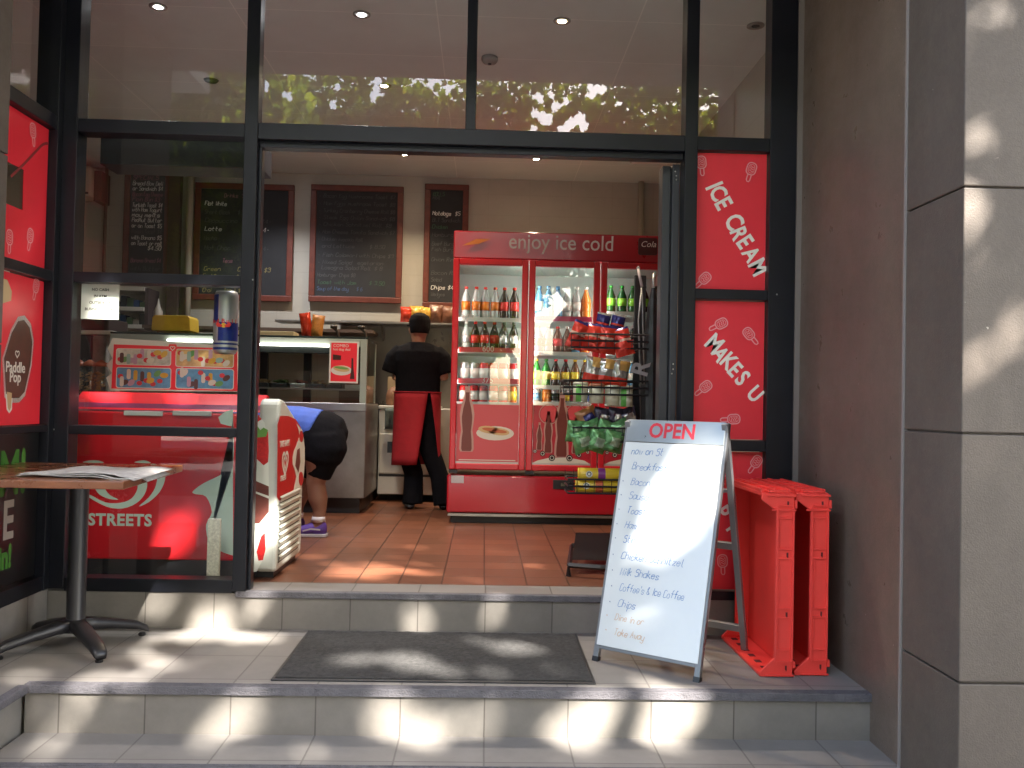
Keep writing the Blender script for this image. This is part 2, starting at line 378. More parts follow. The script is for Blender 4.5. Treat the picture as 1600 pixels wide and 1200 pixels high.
# the dark metal strip between grey and terracotta
struct(MB().box(-4.6, 1.75, 4.292, 9.0, -.2, -.001).build('floor', terra))
struct(MB().box(-4.6, -1.962, 2.0, 4.293, -.2, -.0015).build('floor', terra))
struct(MB().box(-4.6, 1.75, FY+.11, 8.5, 2.98, 3.10).box(-4.6, -1.96, 2.0, FY+.109, 2.98, 3.10).build('ceiling', ceil_m))
struct(MB().box(-4.6, 1.75, 8.40, 8.55, 0, 2.979).build('wall_back', inner_wall))
struct(MB().box(1.62, 1.75, FY+.2, 8.399, 0, 2.979).build('wall_right', inner_wall))
struct(MB().box(-4.75, -4.6, 2.0, 8.55, 0, 2.979).build('wall_left', inner_wall))
struct(MB().box(-4.6, -2.61, 1.9, 2.0, 0, 2.979).build('wall_front', inner_wall))
# building mass over the recess: soffit and fascia
struct(MB().box(-9, 9, 2.65, 9.2, 3.101, 6.5).box(-9, 9, 2.65, FY-.005, 2.90, 3.10).build('wall_upper', wallpaint))
struct(MB().box(-9, -4.76, 2.66, 9, -.69, 2.9).box(2.4, 9, 2.9, 9, -.69, 2.9).build('wall_side', wallpaint))

# right hand pillar: rendered blocks with open joints between them
XW = 1.440
pl = thing('pillar', 'grey-brown rendered pillar with grooved joints at the right of the steps', 'pillar', (1.9, 2.8, -.69))
b = MB(); b.box(XW+.012, 3.0, 2.672, 3.2, -.69, 2.9, 0)
zs = [-.70, .060, .808, 1.556, 2.30, 2.90]
b.build('core', M('joint dark', (.09, .078, .068), .8), pl)
b = MB()
for z0, z1 in zip(zs[:-1], zs[1:]): b.box(XW, 3.02, 2.66, 3.03, z0+.003, z1-.003)
b.build('render_blocks', wallpaint, pl, bev=.004)
MB().box(XW-.004, XW+.03, 3.03, 3.043, -.69, 2.9).build('corner_bead', bead_m, pl)
wr = MB().box(XW+.006, 2.4, 3.043, 4.20, -.5, 2.9).build('reveal_wall', wallpaint2)
tag(wr, 'smooth brown-grey rendered reveal wall beside the red crates', 'wall')
sg = MB().box(0, .10, -.09, .09, 0, .004, 0, FRONT(1.745, 2.66, 1.415)).build('wall_plate', M('white plastic', (.75, .76, .74), .4), None, bev=.001)
tag(sg, 'small white plate on the front of the right pillar, cut by the photo edge', 'plate')

# left pillar
pl = thing('pillar', 'grey rendered pillar at the left edge beyond the wooden table', 'pillar', (-2.2, 3.3, -.17))
MB().box(-2.6, -1.915, 2.9, 3.58, -.17, 2.9).build('core', M('joint dark', (.09, .078, .068)), pl)
b = MB()
for z0, z1 in zip([-.17, .315, 1.062, 1.81, 2.5], [.315, 1.062, 1.81, 2.5, 2.9]): b.box(-2.61, -1.905, 2.89, 3.59, z0+.003, z1-.003)
b.build('render_blocks', wallpaint, pl, bev=.003)
# low tiled plinth under the side window
tag(MB().box(-2.02, -1.93, 3.591, FY, -.17, .0).build('plinth', tile_riseL), 'low tiled plinth under the dark side window', 'plinth')

# ------------------------------------------------------------------ shopfront
sf = thing('shopfront', 'black aluminium framed glass shopfront with wide open doorway', 'shopfront', (-.3, FY, 0))
def X4(px, py): return aY(px, py, FY).x
def Z4(px, py): return aY(px, py, FY).z
xa0, xa1 = -1.948, X4(110, 560)        # left jamb
xb0, xb1 = X4(374, 500), X4(395, 500)
xd0, xd1 = X4(1066, 500), X4(1086, 500)
xe0, xe1 = X4(1202, 350), X4(1225, 350)
xc0, xc1 = X4(729, 100), X4(745, 100)
zt0, zt1 = Z4(600, 222), Z4(600, 197)    # transom over the door
zl0, zl1 = Z4(250, 209), Z4(250, 188)
zr0, zr1 = Z4(1145, 235), Z4(1145, 214)
fr = MB()
D = .10
def vb(x0, x1, z0, z1, y0=FY, y1=FY+D, nm=None): MB().box(x0, x1, y0, y1, z0, z1).build(nm or ('mullion' if z1-z0 > 1 and x1-x0 < .4 else 'rail'), black_fr, sf, bev=.003)
vb(xa0, xa1, 0, 2.9); vb(xb0, xb1, 0, 2.9, FY-.004, FY+.07); vb(xd0, xd1, 0, 2.9, FY-.003); vb(xe0, xe1+.055, 0, 2.9)
vb(xc0, xc1, zt1, 2.9, FY+.01)
vb(xb1, xd0, zt0, zt1, FY+.002); vb(xb1, xd0, zt0-.03, zt0, FY+.035)
vb(xa1, xb0, zl0, zl1, FY+.004); vb(xd1, xe0, zr0, zr1, FY+.004)
rails_l = [(Z4(240, 443), Z4(240, 427)), (Z4(240, 681), Z4(240, 667)), (-.011, Z4(240, 905))]
for z0, z1 in rails_l: vb(xa1, xb0, z0, z1, FY+.004)
rails_r = [(Z4(1145, 468), Z4(1145, 452)), (Z4(1145, 705), Z4(1145, 688)), (-.011, Z4(1145, 925))]
for z0, z1 in rails_r: vb(xd1, xe0, z0, z1, FY+.004)
vb(xa1, xe0, 2.86, 2.9, FY+.006)
GY = FY+.05
def pane(x0, x1, z0, z1): MB().box(x0, x1, GY, GY+.001, z0, z1).build('glass_pane', GL, sf)
def pane(x0, x1, z0, z1):
    GL_ = GLT if z1 > 2.8 else GL; b = MB(); b.add([(x0, GY, z0), (x1, GY, z0), (x1, GY, z1), (x0, GY, z1)], [(0, 1, 2, 3)]); b.build('glass_pane', GL_, sf)
pane(xa1, xb0, zl1, 2.86); pane(xb1, xc0, zt1, 2.86); pane(xc1, xd0, zt1, 2.86); pane(xd1, xe0, zr1, 2.86)
pane(xa1, xb0, rails_l[0][1], zl0); pane(xa1, xb0, rails_l[1][1], rails_l[0][0]); pane(xa1, xb0, rails_l[2][1], rails_l[1][0])
rp = [(rails_r[0][1], zr0), (rails_r[1][1], rails_r[0][0]), (rails_r[2][1], rails_r[1][0])]
for z0, z1 in rp: pane(xd1, xe0, z0, z1)
# jamb inside the doorway: sliding track post, with small screws
b = MB(); b.box(xb1, xb1+.014, FY+.03, FY+.085, 0, zt0-.03); b.build('door_jamb', M('track post', (.006, .008, .014), .3), sf, bev=.003)
b = MB()
for px, py in ((395, 437), (84, 671), (1214, 460)):
    p = aY(px, py, FY-.005); b.lathe([(.004, 0), (.003, -.002)], (p.x, FY-.004, p.z), 8, 0, 'Y')
b.build('screw', M('zinc', (.6, .6, .58), .3, 1.), sf)
# clear silicone / flashing strip on the reveal
tag(MB().box(xe1+.004+.051, XW+.006, FY-.006, FY+.02, -.0, 2.9).build('cover_strip', M('taupe strip', (.20, .175, .155), .5)), 'narrow taupe cover strip between black frame and right reveal', 'strip')

# side shopfront (faces right), panes covered by posters
ss = thing('side_shopfront', 'black framed side window covered in posters, left of the steps', 'shopfront', (-1.97, 3.9, 0))
XS = -1.93
sy0, sy1 = 3.592, FY-.002
z_tr1, z_tr0 = aX(73, 170, XS).z, aX(73, 192, XS).z
z_m1, z_m0 = aX(55, 415, XS).z, aX(55, 432, XS).z
z_l1, z_l0 = aX(50, 665, XS).z, aX(50, 676, XS).z
for z0, z1 in ((z_tr0, z_tr1), (z_m0, z_m1), (z_l0, z_l1), (0, .065), (2.8, 2.9)): MB().box(XS-.09, XS, sy0, sy1-.03, z0, z1).build('rail', black_fr, ss, bev=.002)
MB().box(XS-.095, XS+.006, sy1-.045, sy1, 0, 2.9).build('mullion', black_fr, ss, bev=.002)
def spane(z0, z1):
    b = MB(); x = XS-.04; b.add([(x, sy0, z0), (x, sy1-.045, z0), (x, sy1-.045, z1), (x, sy0, z1)], [(0, 1, 2, 3)]); b.build('glass_pane', GL, ss)
for z in ((z_tr1, 2.8), (z_m1, z_tr0), (z_l1, z_m0), (.065, z_l0)): spane(*z)

# ------------------------------------------------------------------ posters on the glass
red = M('poster red', (.80, .028, .045), .38, var=.06, scale=3)
pink = M('poster pink', (.85, .33, .34), .5)
cream = M('cut paper cream', (.85, .82, .72), .6)
YP = GY-.012
def poster(z0, z1, label):
    t = thing('poster', label, 'poster', ((xd1+xe0)/2, YP, z0), 'red window posters with white hand cut lettering')
    MB().box(xd1+.006, xe0-.004, YP, YP+.004, z0+.004, z1-.004).build('sheet', red, t)
    return t
def letters(t, s, px0, py0, px1, py1, size, seed):
    """block letters marching down a slanting line"""
    rnd = random.Random(seed); p0, p1 = aY(px0, py0, YP), aY(px1, py1, YP); n = len(s)
    ang = atan2(p1.z-p0.z, p1.x-p0.x)
    ws = [.45 if c in 'I' else (.55 if c == ' ' else 1.) for c in s]; tot = sum(ws)-ws[-1]; acc = 0
    for i, c in enumerate(s):
        f = acc/tot; acc += ws[i]
        if c == ' ': continue
        x, z = p0.x+(p1.x-p0.x)*f, p0.z+(p1.z-p0.z)*f
        T = FRONT(x, YP-.001-.0014*(i % 2), z) @ Matrix.Rotation(ang+rnd.uniform(-.13, .13), 4, 'Z')
        text('lettering', c, T, size*.90*rnd.uniform(.95, 1.08), cream, t, bold=.0030, ext=.0006, sx=.78)
def motifs(t, lst, s=.052):
    for px, py, a in lst:
        b = MB(); p = aY(px, py, YP); ice_motif(b, p.x, p.z, s, a, FRONT(0, YP, 0), 0, .0009); b.build('lolly_print', pink, t)
t = poster(*rp[0], 'red poster reading ICE CREAM, topmost on the right of the doorway')
letters(t, 'ICE CREAM', 1102, 292, 1168, 413, .125, 1)
motifs(t, [(1096, 257, .1), (1173, 267, -.3), (1099, 437, -.8)])
t = poster(*rp[1], 'red poster reading MAKES U, middle one right of the doorway')
letters(t, 'MAKES U', 1099, 538, 1165, 616, .118, 2)
motifs(t, [(1124, 507, -1.1), (1172, 524, .7), (1100, 606, -.9), (1143, 655, -1.5)])
t = poster(*rp[2], 'red poster behind the whiteboard sign, lowest one right of the doorway')
letters(t, 'HAPPY', 1062, 735, 1131, 822, .115, 3)
motifs(t, [(1180, 724, -.6), (1133, 748, .5), (1129, 880, .05)])

# side posters, facing right
def SX(px, py): return aX(px, py, XS-.034)
t = thing('poster', 'red ice lolly poster with a cut-out gap, upper pane of the side window', 'poster', (XS-.03, 3.9, 1.6))
def polyside(b, pts, h0, h1, m=0):
    b.prism([(SX(*p).y, SX(*p).z) for p in pts], h0, h1, SIDE(XS-.034, 0, 0), m)
b = MB(); zlo, zhi = z_m1+.004, z_tr0-.004; yr = sy1-.05; g0 = SX(36, 300); yL = 3.60
gz1, gz0 = SX(30, 262).z, SX(34, 328).z
b.box(XS-.036, XS-.033, g0.y, yr, zlo, zhi); b.box(XS-.036, XS-.033, sy0, g0.y, zlo, gz0); b.box(XS-.036, XS-.033, sy0, g0.y, gz1, zhi)
b.build('sheet', red, t)
def motS(t, lst, s=.055):
    for px, py, a in lst:
        b = MB(); p = SX(px, py); ice_motif(b, p.y, p.z, s, a, SIDE(XS-.034, 0, 0), 0, .0022); b.build('lolly_print', pink, t)
motS(t, [(51, 208, .2), (46, 372, -.2), (14, 375, 0)])
b = MB(); b.ribbon([(SX(*p).y, SX(*p).z) for p in smoothpath([(16, 276), (35, 258), (55, 237), (66, 226), (74, 224)], 4)], .012, SIDE(XS-.034, 0, 0), .0022)
b.build('printed_line', M('dull maroon', (.25, .03, .03), .5), t)
t = thing('poster', 'red poster with a chocolate paddle shaped ice lolly, middle pane of side window', 'poster', (XS-.03, 3.9, 1.0))
MB().box(XS-.036, XS-.033, sy0, sy1-.05, z_l1+.004, z_m0-.004).build('sheet', red, t)
wht = M('poster white', (.72, .68, .6), .5); choc = M('poster chocolate', (.10, .035, .022), .45, var=.25, scale=14); tan = M('poster tan', (.50, .34, .17), .5)
pad = [(9, 615), (6, 560), (18, 520), (28, 502), (37, 500), (46, 512), (50, 535), (47, 570), (38, 612), (29, 622), (18, 622)]
def scl(pts, k):
    cx = sum(p[0] for p in pts)/len(pts); cy = sum(p[1] for p in pts)/len(pts)
    return [(cx+(x-cx)*k, cy+(y-cy)*k) for x, y in pts]
b = MB(); polyside(b, scl(pad, 1.12), 0, .0010, 0); polyside(b, scl(pad, 1.0), .001, .0016, 1)
polyside(b, [(8, 612), (10, 640), (14, 646), (18, 640), (20, 612)], .0004, .0013, 0); polyside(b, [(10, 612), (11.5, 637), (14, 642), (16.5, 637), (18, 614)], .0013, .0018, 2)
sec = [(-12, 470), (5, 425), (14, 430), (21, 450), (23, 500), (17, 545), (2, 560), (-12, 560)]
polyside(b, scl(sec, 1.1), -.0004, .0006, 0); polyside(b, sec, .0006, .0008, 1); polyside(b, [(-12, 470), (3, 435), (11, 437), (18, 455), (17, 470), (-10, 478)], .0008, .0012, 2)
b.build('lolly_picture', [wht, choc, tan], t)
p = SX(8, 571); text('lettering', 'Paddle', SIDE(XS-.0317, 0, 0) @ Matrix.Translation((p.y, p.z-.025, 0)), .062, wht, t, bold=.0012, sx=.95)
p = SX(14, 588); text('lettering', 'Pop', SIDE(XS-.0317, 0, 0) @ Matrix.Translation((p.y, p.z-.022, 0)), .062, wht, t, bold=.0012, sx=.95)
b = MB(); p = SX(26, 553); b.ribbon(heart(p.y, p.z, .016, 20), .005, SIDE(XS-.0315, 0, 0), .0003, 0, True); b.build('heart_print', wht, t)
motS(t, [(55, 450, -.3)])
t = thing('poster', 'black poster with big green and white letters, lowest pane of side window', 'poster', (XS-.03, 3.9, .35))
MB().box(XS-.036, XS-.033, sy0, sy1-.05, .07, z_l0-.004).build('sheet', M('poster black', (.008, .009, .010), .3), t)
grn = M('poster green', (.05, .20, .03), .5); wh2 = M('poster dull white', (.36, .34, .30), .5)
def stext(s, px, py, size, mat, sx=1.):
    p = SX(px, py); text('lettering', s, SIDE(XS-.0325, 0, 0) @ Matrix.Translation((p.y, p.z, 0)), size, mat, t, bold=.006, sx=sx, align='RIGHT')
stext('M!', 40, 767, .26, grn, .8); stext('E', 20, 838, .22, wh2, .8); stext('in!', 17, 884, .13, grn, .8)
# ------------------------------------------------------------------ things at the window
steel = M('brushed steel', (.42, .42, .40), .32, .9, var=.12, scale=5, bump=.04, bscale=90)
steel2 = M('dull steel panel', (.26, .25, .235), .38, .75, var=.22, scale=3.5, bump=.05, bscale=60)
whitep = M('white enamel', (.62, .61, .56), .35, var=.05, scale=6)
dark = M('dark plastic', (.015, .015, .017), .4)
paper = M('paper', (.66, .68, .62), .8)
ink = M('ink', (.02, .02, .02), .7)
t = thing('paper_notice', 'white paper notice in capitals taped inside the left window', 'notice', (-1.75, GY+.02, 1.2))
p0, p1 = aY(126, 498, GY+.02), aY(187, 441, GY+.02)
MB().box(p0.x, p1.x, GY+.02, GY+.0208, p0.z, p1.z).build('sheet', paper, t)
for i, s in enumerate(['NO CASH', 'IN ATM', 'OUTSIDE OF', 'BUSINESS HOURS']):
    text('lettering', s, FRONT((p0.x+p1.x)/2, GY+.0195, p1.z-.042-i*.030), .0175, ink, t, bold=.0003, align='CENTER')
t = thing('hanging_can', 'blue and silver energy drink can shaped sign hanging inside the window', 'sign', (-1.2, 4.3, 1.35))
yc = 4.27; c = aY(353, 503, yc); c1 = aY(353, 456, yc).z; c0 = aY(353, 553, yc).z; R_ = .056; H_ = c1-c0
blue = M('can blue', (.012, .025, .22), .3, .2); silv = M('can silver', (.5, .52, .55), .3, .6)
b = MB(); n = 32; prof = [(.78, 0), (.86, .01), (1, .06), (1, .10), (1, .14), (1, .17), (1, .2), (1, .5), (1, .9), (1, .94), (.9, .98), (.86, 1.), (.8, .985)]
k = len(b.v)
for r, h in prof:
    for j in range(n): a = 2*pi*j/n; b.v.append((c.x+R_*r*sin(a), yc-R_*r*cos(a), c0+h*H_))
for i in range(len(prof)-1):
    for j in range(n):
        a = (2*pi*(j+.5)/n+.35+(i > 7)*.0) % (2*pi); up = i >= 7; left = a > pi
        mt = (0 if left == up else 1) if i >= 6 else ({0: 1, 1: 1, 2: 0, 3: 1, 4: 0, 5: 1}[i])
        if i >= 9: mt = 1
        b.f.append((k+i*n+j, k+i*n+(j+1) % n, k+(i+1)*n+(j+1) % n, k+(i+1)*n+j)); b.m.append(mt)
b.f.append(tuple(k+(len(prof)-1)*n+j for j in range(n))); b.m.append(1)
b.build('can_body', [blue, silv], t, True)
rl = M('can red', (.62, .02, .02), .4)
for i, ch in enumerate('RedBull'):
    a = -1.15+i*.37+(.1 if i > 2 else 0)
    T = Matrix.Translation((c.x, yc, c0+.485*H_)) @ Matrix.Rotation(a, 4, 'Z') @ FRONT(0, -R_-.001, 0)
    text('lettering', ch, T,   .027, rl, t, bold=.0008, align='CENTER')
b = MB(); b.prism(ell(0, 0, .012, .011), 0, .002, FRONT(c.x+.006, yc-R_-.0005, c0+.445*H_), 0)
for sx in (-1, 1): b.prism([(sx*.004, .0), (sx*.03, .014), (sx*.036, .004), (sx*.028, -.008), (sx*.008, -.008)], 0, .003, FRONT(c.x+.006, yc-R_-.0008, c0+.445*H_), 1)
b.build('emblem', [M('emblem yellow', (.75, .42, .03), .5), rl], t)
MB().tube([(c.x, yc, c1), (c.x, yc, c1+.06)], .001, 5).build('string', dark, t)
tag(MB().box(xa1, xb0+.02, 4.32, 4.52, aY(250, 259, 4.32).z, aY(250, 217, 4.32).z).build('shutter_box', M('black box', (.012, .012, .014), .5), None, bev=.004),
    'long black roller shutter box behind the top of the left window', 'shutter box')
tag(MB().box(aY(342, 0+500, 4.3).x, aY(361, 500, 4.3).x, 4.215, 4.235, aY(350, 908, 4.22).z, aY(350, 811, 4.22).z).build('sunlit_strip', M('sunlit pale', (.62, .60, .50), .9, var=.3, scale=80, bump=.5), None, bev=.002),
    'pale speckled stand-in strip for a sunlit patch behind the lower left glass', 'stand-in strip')  # pale strip made up to stand in for a sunlit patch

# ------------------------------------------------------------------ ice cream chest freezer
t = thing('ice_cream_freezer', 'red and white chest freezer with heart logo behind the left window', 'freezer', (-1.5, 4.65, 0))
fx0, fx1, fy0, fy1 = -2.0, -.985, 4.365, 4.95
shell = M('freezer shell', (.52, .54, .48), .38, var=.04, scale=5)
def freezer_prof(): return [(fy0+.012, .03), (fy1, .03), (fy1+.012, .12), (fy1+.012, .66), (fy1-.02, .70), (fy0+.10, .862), (fy0+.03, .868), (fy0, .84), (fy0, .05)]
b = MB(); b.prism(freezer_prof(), fx1-.10, fx1, Matrix(((0, 0, 1, 0), (1, 0, 0, 0), (0, 1, 0, 0), (0, 0, 0, 1))))
b.build('end_panel', shell, t, False, bev=.016)
b = MB(); b.prism([(fy0+.012, .08), (fy1, .08), (fy1, .64), (fy0+.22, .76), (fy0+.012, .792)], fx0, fx1-.1005, Matrix(((0, 0, 1, 0), (1, 0, 0, 0), (0, 1, 0, 0), (0, 0, 0, 1))))
b.build('body', [M('freezer red', (.42, .012, .018), .25, var=.05, scale=3, coat=.3)], t, bev=.01)
MB().box(fx0+.02, fx1-.102, fy0+.03, fy1-.04, .0, .079).box(fx1-.1, fx1-.02, fy0+.04, fy1-.04, 0, .029).build('plinth', dark, t)
b = MB(); b.add([(fx0, fy0+.03, .80), (fx1-.1, fy0+.03, .80), (fx1-.1, fy0+.16, .885), (fx0, fy0+.16, .885)], [(0, 1, 2, 3)])
b.prism([(fy0+.028, .797), (fy0+.16, .8825), (fy0+.20, .8825), (fy0+.20, .79)], fx0, fx1-.101, Matrix(((0, 0, 1, 0), (1, 0, 0, 0), (0, 1, 0, 0), (0, 0, 0, 1))))
b.build('lid', M('lid red', (.50, .014, .02), .2, coat=.5), t)
b = MB(); b.add([(fx0, fy0+.026, .797), (fx1-.1, fy0+.026, .797), (fx1-.1, fy0+.077, .8315), (fx0, fy0+.077, .8315)], [(0, 1, 2, 3)]); b.build('lid_seal', M('lid purple', (.12, .018, .05), .12, coat=.6), t)
TF = FRONT(0, fy0+.0118, 0)
def FP(px, py): p = aY(px, py, fy0+.011); return (p.x, p.z)
for a0, a1 in ((195, 255), (271, 331)):
    q0, q1 = FP(a0, 649), FP(a1, 643)
    MB().box(q0[0], q1[0], fy0-.006, fy0+.012, q0[1], q1[1]).build('handle', M('handle grey', (.36, .37, .35), .4), t, bev=.003)
mint = M('mint print', (.37, .47, .40), .5)
b = MB()
for pl_ in ([(445, 300), (422, 326), (424, 352), (446, 380), (485, 398), (528, 402), (492, 382), (466, 350), (462, 322), (480, 300)],
            [(600, 296), (645, 305), (655, 335), (642, 378), (605, 416), (545, 440), (470, 430), (400, 388), (400, 402), (470, 442), (545, 447), (545, 441), (478, 432), (408, 392), (470, 418), (540, 418), (590, 396), (614, 352), (606, 318), (588, 298)][:1]+[(640, 300), (657, 330), (645, 378), (608, 418), (548, 441), (478, 434), (398, 392), (402, 380), (470, 414), (538, 416), (588, 396), (614, 352), (606, 318), (580, 296)],
            [(700, 245), (732, 280), (736, 315), (712, 368), (665, 412), (620, 432), (664, 392), (692, 350), (702, 305), (694, 270), (670, 245)],
            [(370, 236), (400, 227), (440, 228), (462, 238)], [(600, 236), (630, 227), (655, 229), (672, 240)]):
    b.prism([FP(x/2.857, 640+y/2.857) for x, y in smoothpath(pl_, 3, True)], 0, .0012, TF)
b.prism([FP(x/2.857, 640+y/2.857) for x, y in [(500, 300), (520, 300), (540, 316), (560, 300), (575, 300), (540, 325)]], 0, .0012, TF)
b.build('heart_logo', mint, t)
q = FP(137, 820); text('lettering', 'STREETS', TF @ Matrix.Translation((q[0], q[1], .0008)), .078, mint, t, bold=.0026, spacing=1.08, sx=.98)
b = MB(); b.prism([FP(*p) for p in smoothpath([(364, 655), (364, 728), (345, 742), (318, 755), (301, 768), (306, 772), (322, 776), (331, 800), (322, 820), (326, 845), (342, 860), (364, 868)], 3)], 0, .001, TF)
b.prism([FP(*p) for p in [(364, 640), (352, 643), (341, 652), (345, 662), (364, 667)]], 0, .001, TF)
b.build('splash_print', mint, t)
# pictures on the white end of the front, seen through the doorway
TE = FRONT(0, fy0, 0)
def EP(px, py): p = aY(px, py, fy0-.0005); return (p.x, p.z)
straw = M('strawberry', (.50, .02, .02), .4, var=.3, scale=60); leaf_g = M('print green', (.13, .30, .06), .5); creamw = M('print white', (.66, .68, .60), .4); brown_p = M('print chocolate', (.14, .04, .03), .45, var=.3, scale=20)
b = MB()
oval = [(396, 646), (404, 649), (413, 660), (419, 690), (420, 760), (419, 830), (413, 870), (401, 893), (392, 894), (392, 646)]
b.prism([EP(*p) for p in oval], 0, .0008, TE, 3)
b.prism([EP(*p) for p in [(392, 645), (402, 647), (409, 655), (398, 662), (392, 664)]], .0008, .0012, TE, 0)
b.prism([EP(*p) for p in [(392, 682), (402, 676), (412, 668), (419, 672), (416, 682), (400, 684)]], .0012, .0018, TE, 1)
b.prism([EP(*p) for p in [(393, 656), (400, 662), (408, 674), (402, 676), (392, 668)]], .0012, .0015, TE, 1)
b.prism([EP(*p) for p in [(392, 684), (405, 682), (419, 674), (420, 705), (419, 722), (412, 727), (400, 716), (392, 712)]], .0008, .0013, TE, 0)
b.prism([EP(*p) for p in [(392, 748), (420, 760), (420, 775), (392, 765)]], .0008, .0013, TE, 2)
b.prism([EP(*p) for p in [(392, 768), (420, 779), (420, 800), (405, 818), (392, 818)]], .0008, .0013, TE, 2)
b.prism([EP(*p) for p in [(408, 838), (414, 832), (415, 858), (411, 875), (404, 876), (401, 862)]], .0008, .0013, TE, 0)
b.build('dessert_picture', [straw, leaf_g, brown_p, creamw], t)
TS = SIDE(fx1, 0, 0)
def SP(px, py): p = aX(px, py, fx1+.0005); return (p.y, p.z)
b = MB()
b.prism([SP(*p) for p in [(434, 662), (438, 650), (450, 650), (462, 655), (470, 668), (474, 700), (474, 745), (470, 765), (464, 772), (436, 782), (433, 776)]], 0, .0008, TS, 0)
b.prism([SP(*p) for p in smoothpath([(463, 662), (468, 682), (459, 705), (457, 725), (463, 745), (457, 774), (470, 762), (475, 738), (476, 700), (472, 672)], 2)], .0008, .0014, TS, 1)
b.prism([SP(*p) for p in [(464, 703), (468, 700), (469, 722), (466, 738), (461, 728)]], .0014, .002, TS, 2)
b.prism([SP(*p) for p in ell(470, 748, 3.5, 11)], .0014, .002, TS, 3); b.prism([SP(*p) for p in ell(470.5, 682, 3, 9)], .0014, .002, TS, 3)
b.build('side_picture', [M('label red', (.50, .016, .014), .4), creamw, brown_p, straw], t)
q = SP(437, 699); text('lettering', 'TAKE HAPPY', TS @ Matrix.Translation((q[0], q[1], .0012)), .042, creamw, t, bold=.001, sx=.9)
q = SP(438, 752); text('lettering', 'STREETS', TS @ Matrix.Translation((q[0], q[1], .0012)), .036, creamw, t, bold=.001, sx=.9)
b = MB(); q = SP(445.5, 723); b.ribbon(heart(q[0], q[1], .066, 30), .018, TS, .0012, 0, True); b.ribbon(heart(q[0], q[1], .034, 30), .014, TS, .0012, 0, True); b.build('heart_logo', creamw, t)
b = MB()
for i in range(9):
    z = .075+i*.036
    b.add([(fx1+.002, fy0+.04, z), (fx1+.002, fy1-.08, z), (fx1+.010, fy1-.08, z+.022), (fx1+.010, fy0+.04, z+.022), (fx1-.001, fy0+.04, z+.030), (fx1-.001, fy1-.08, z+.030)], [(0, 1, 2, 3), (3, 2, 5, 4)], 0)
    b.box(fx1-.002, fx1+.0012, fy0+.04, fy1-.08, z-.006, z+.001, 1)
b.build('vent', [shell, M('vent dark', (.05, .05, .045), .7)], t)
b = MB(); b.prism([SP(*p) for p in [(441, 796), (450, 791), (461, 790), (461, 793), (450, 796)]], 0, .0012, TS); b.ribbon([SP(433, 790), SP(474, 776)], .003, TS, .0008); b.build('panel_gap', dark, t)

# price board standing on the freezer
t = thing('price_board', 'ice cream price board with four picture panels on the freezer', 'menu board', (-1.9, 4.6, .88))
yb = 4.62
def BP(px, py): p = aY(px, py, yb); return (p.x, p.z)
TB = FRONT(0, yb, 0)
b = MB()
edge = [(172, 610), (166, 590), (175, 583), (166, 570), (176, 560), (168, 545), (176, 528), (371, 541), (371, 612)]
b.prism([BP(*p) for p in edge], -.012, 0, TB); b.build('backing', M('board white', (.62, .61, .54), .5), t)
pans = [((181, 546), (268, 570), (.50, .50, .42)), ((274, 547), (366, 573), (.60, .40, .16)), ((181, 575), (268, 606), (.10, .27, .46)), ((274, 577), (366, 607), (.10, .30, .50))]
b = MB(); b.prism([BP(*p) for p in [(178, 538), (371, 545), (371, 611), (174, 607)]], 0, .0012, TB); b.build('red_field', red, t)
rnd = random.Random(4)
cols = [M('pic%d' % i, c, .5) for i, c in enumerate([(.45, .28, .38), (.09, .035, .03), (.6, .36, .04), (.55, .03, .04), (.62, .60, .5), (.12, .32, .10), (.25, .42, .36)])]
for i, ((x0, y0), (x1, y1), cc) in enumerate(pans):
    q0, q1 = BP(x0, y1), BP(x1, y0)
    f = MB().prism(rrect(q0[0], q1[0], q0[1], q1[1], .012), .0012, .0018, TB).build('panel', creamw, t)
    MB().prism(rrect(q0[0]+.004, q1[0]-.004, q0[1]+.004, q1[1]-.004, .010), .0018, .0022, TB).build('panel_field', M('field%d' % i, cc, .5, var=.35, scale=22), f)
    b = MB(); W = q1[0]-q0[0]; Hh = q1[1]-q0[1]
    for k in range(15):
        x = q0[0]+W*(.08+.84*((k*.618) % 1)); z = q0[1]+Hh*(.2+.6*rnd.random()); m = rnd.choice([0, 1, 2, 4, 5, 6])
        if k % 3 == 0: b.prism(ell(x, z, .014, .012), .0026+k*.0001, .003+k*.0001, TB, 3)
        elif k % 3 == 1: b.prism(rrect(x-.010, x+.010, z-.026, z+.026, .009), .0023+k*.0001, .0027+k*.0001, TB, m)
        else: b.prism(ell(x, z, .021, .014, 12, rnd.random()), .0023+k*.0001, .0026+k*.0001, TB, m)
    b.build('ice_cream_pictures', cols, f)
b = MB(); q = BP(270, 544); b.prism(rrect(q[0]-.02, q[0]+.02, q[1]-.016, q[1]+.02, .006), .0016, .003, TB, 0); b.ribbon(heart(q[0], q[1], .012, 20), .004, TB, .0034, 1, True); b.build('heart_logo', [red, creamw], t)

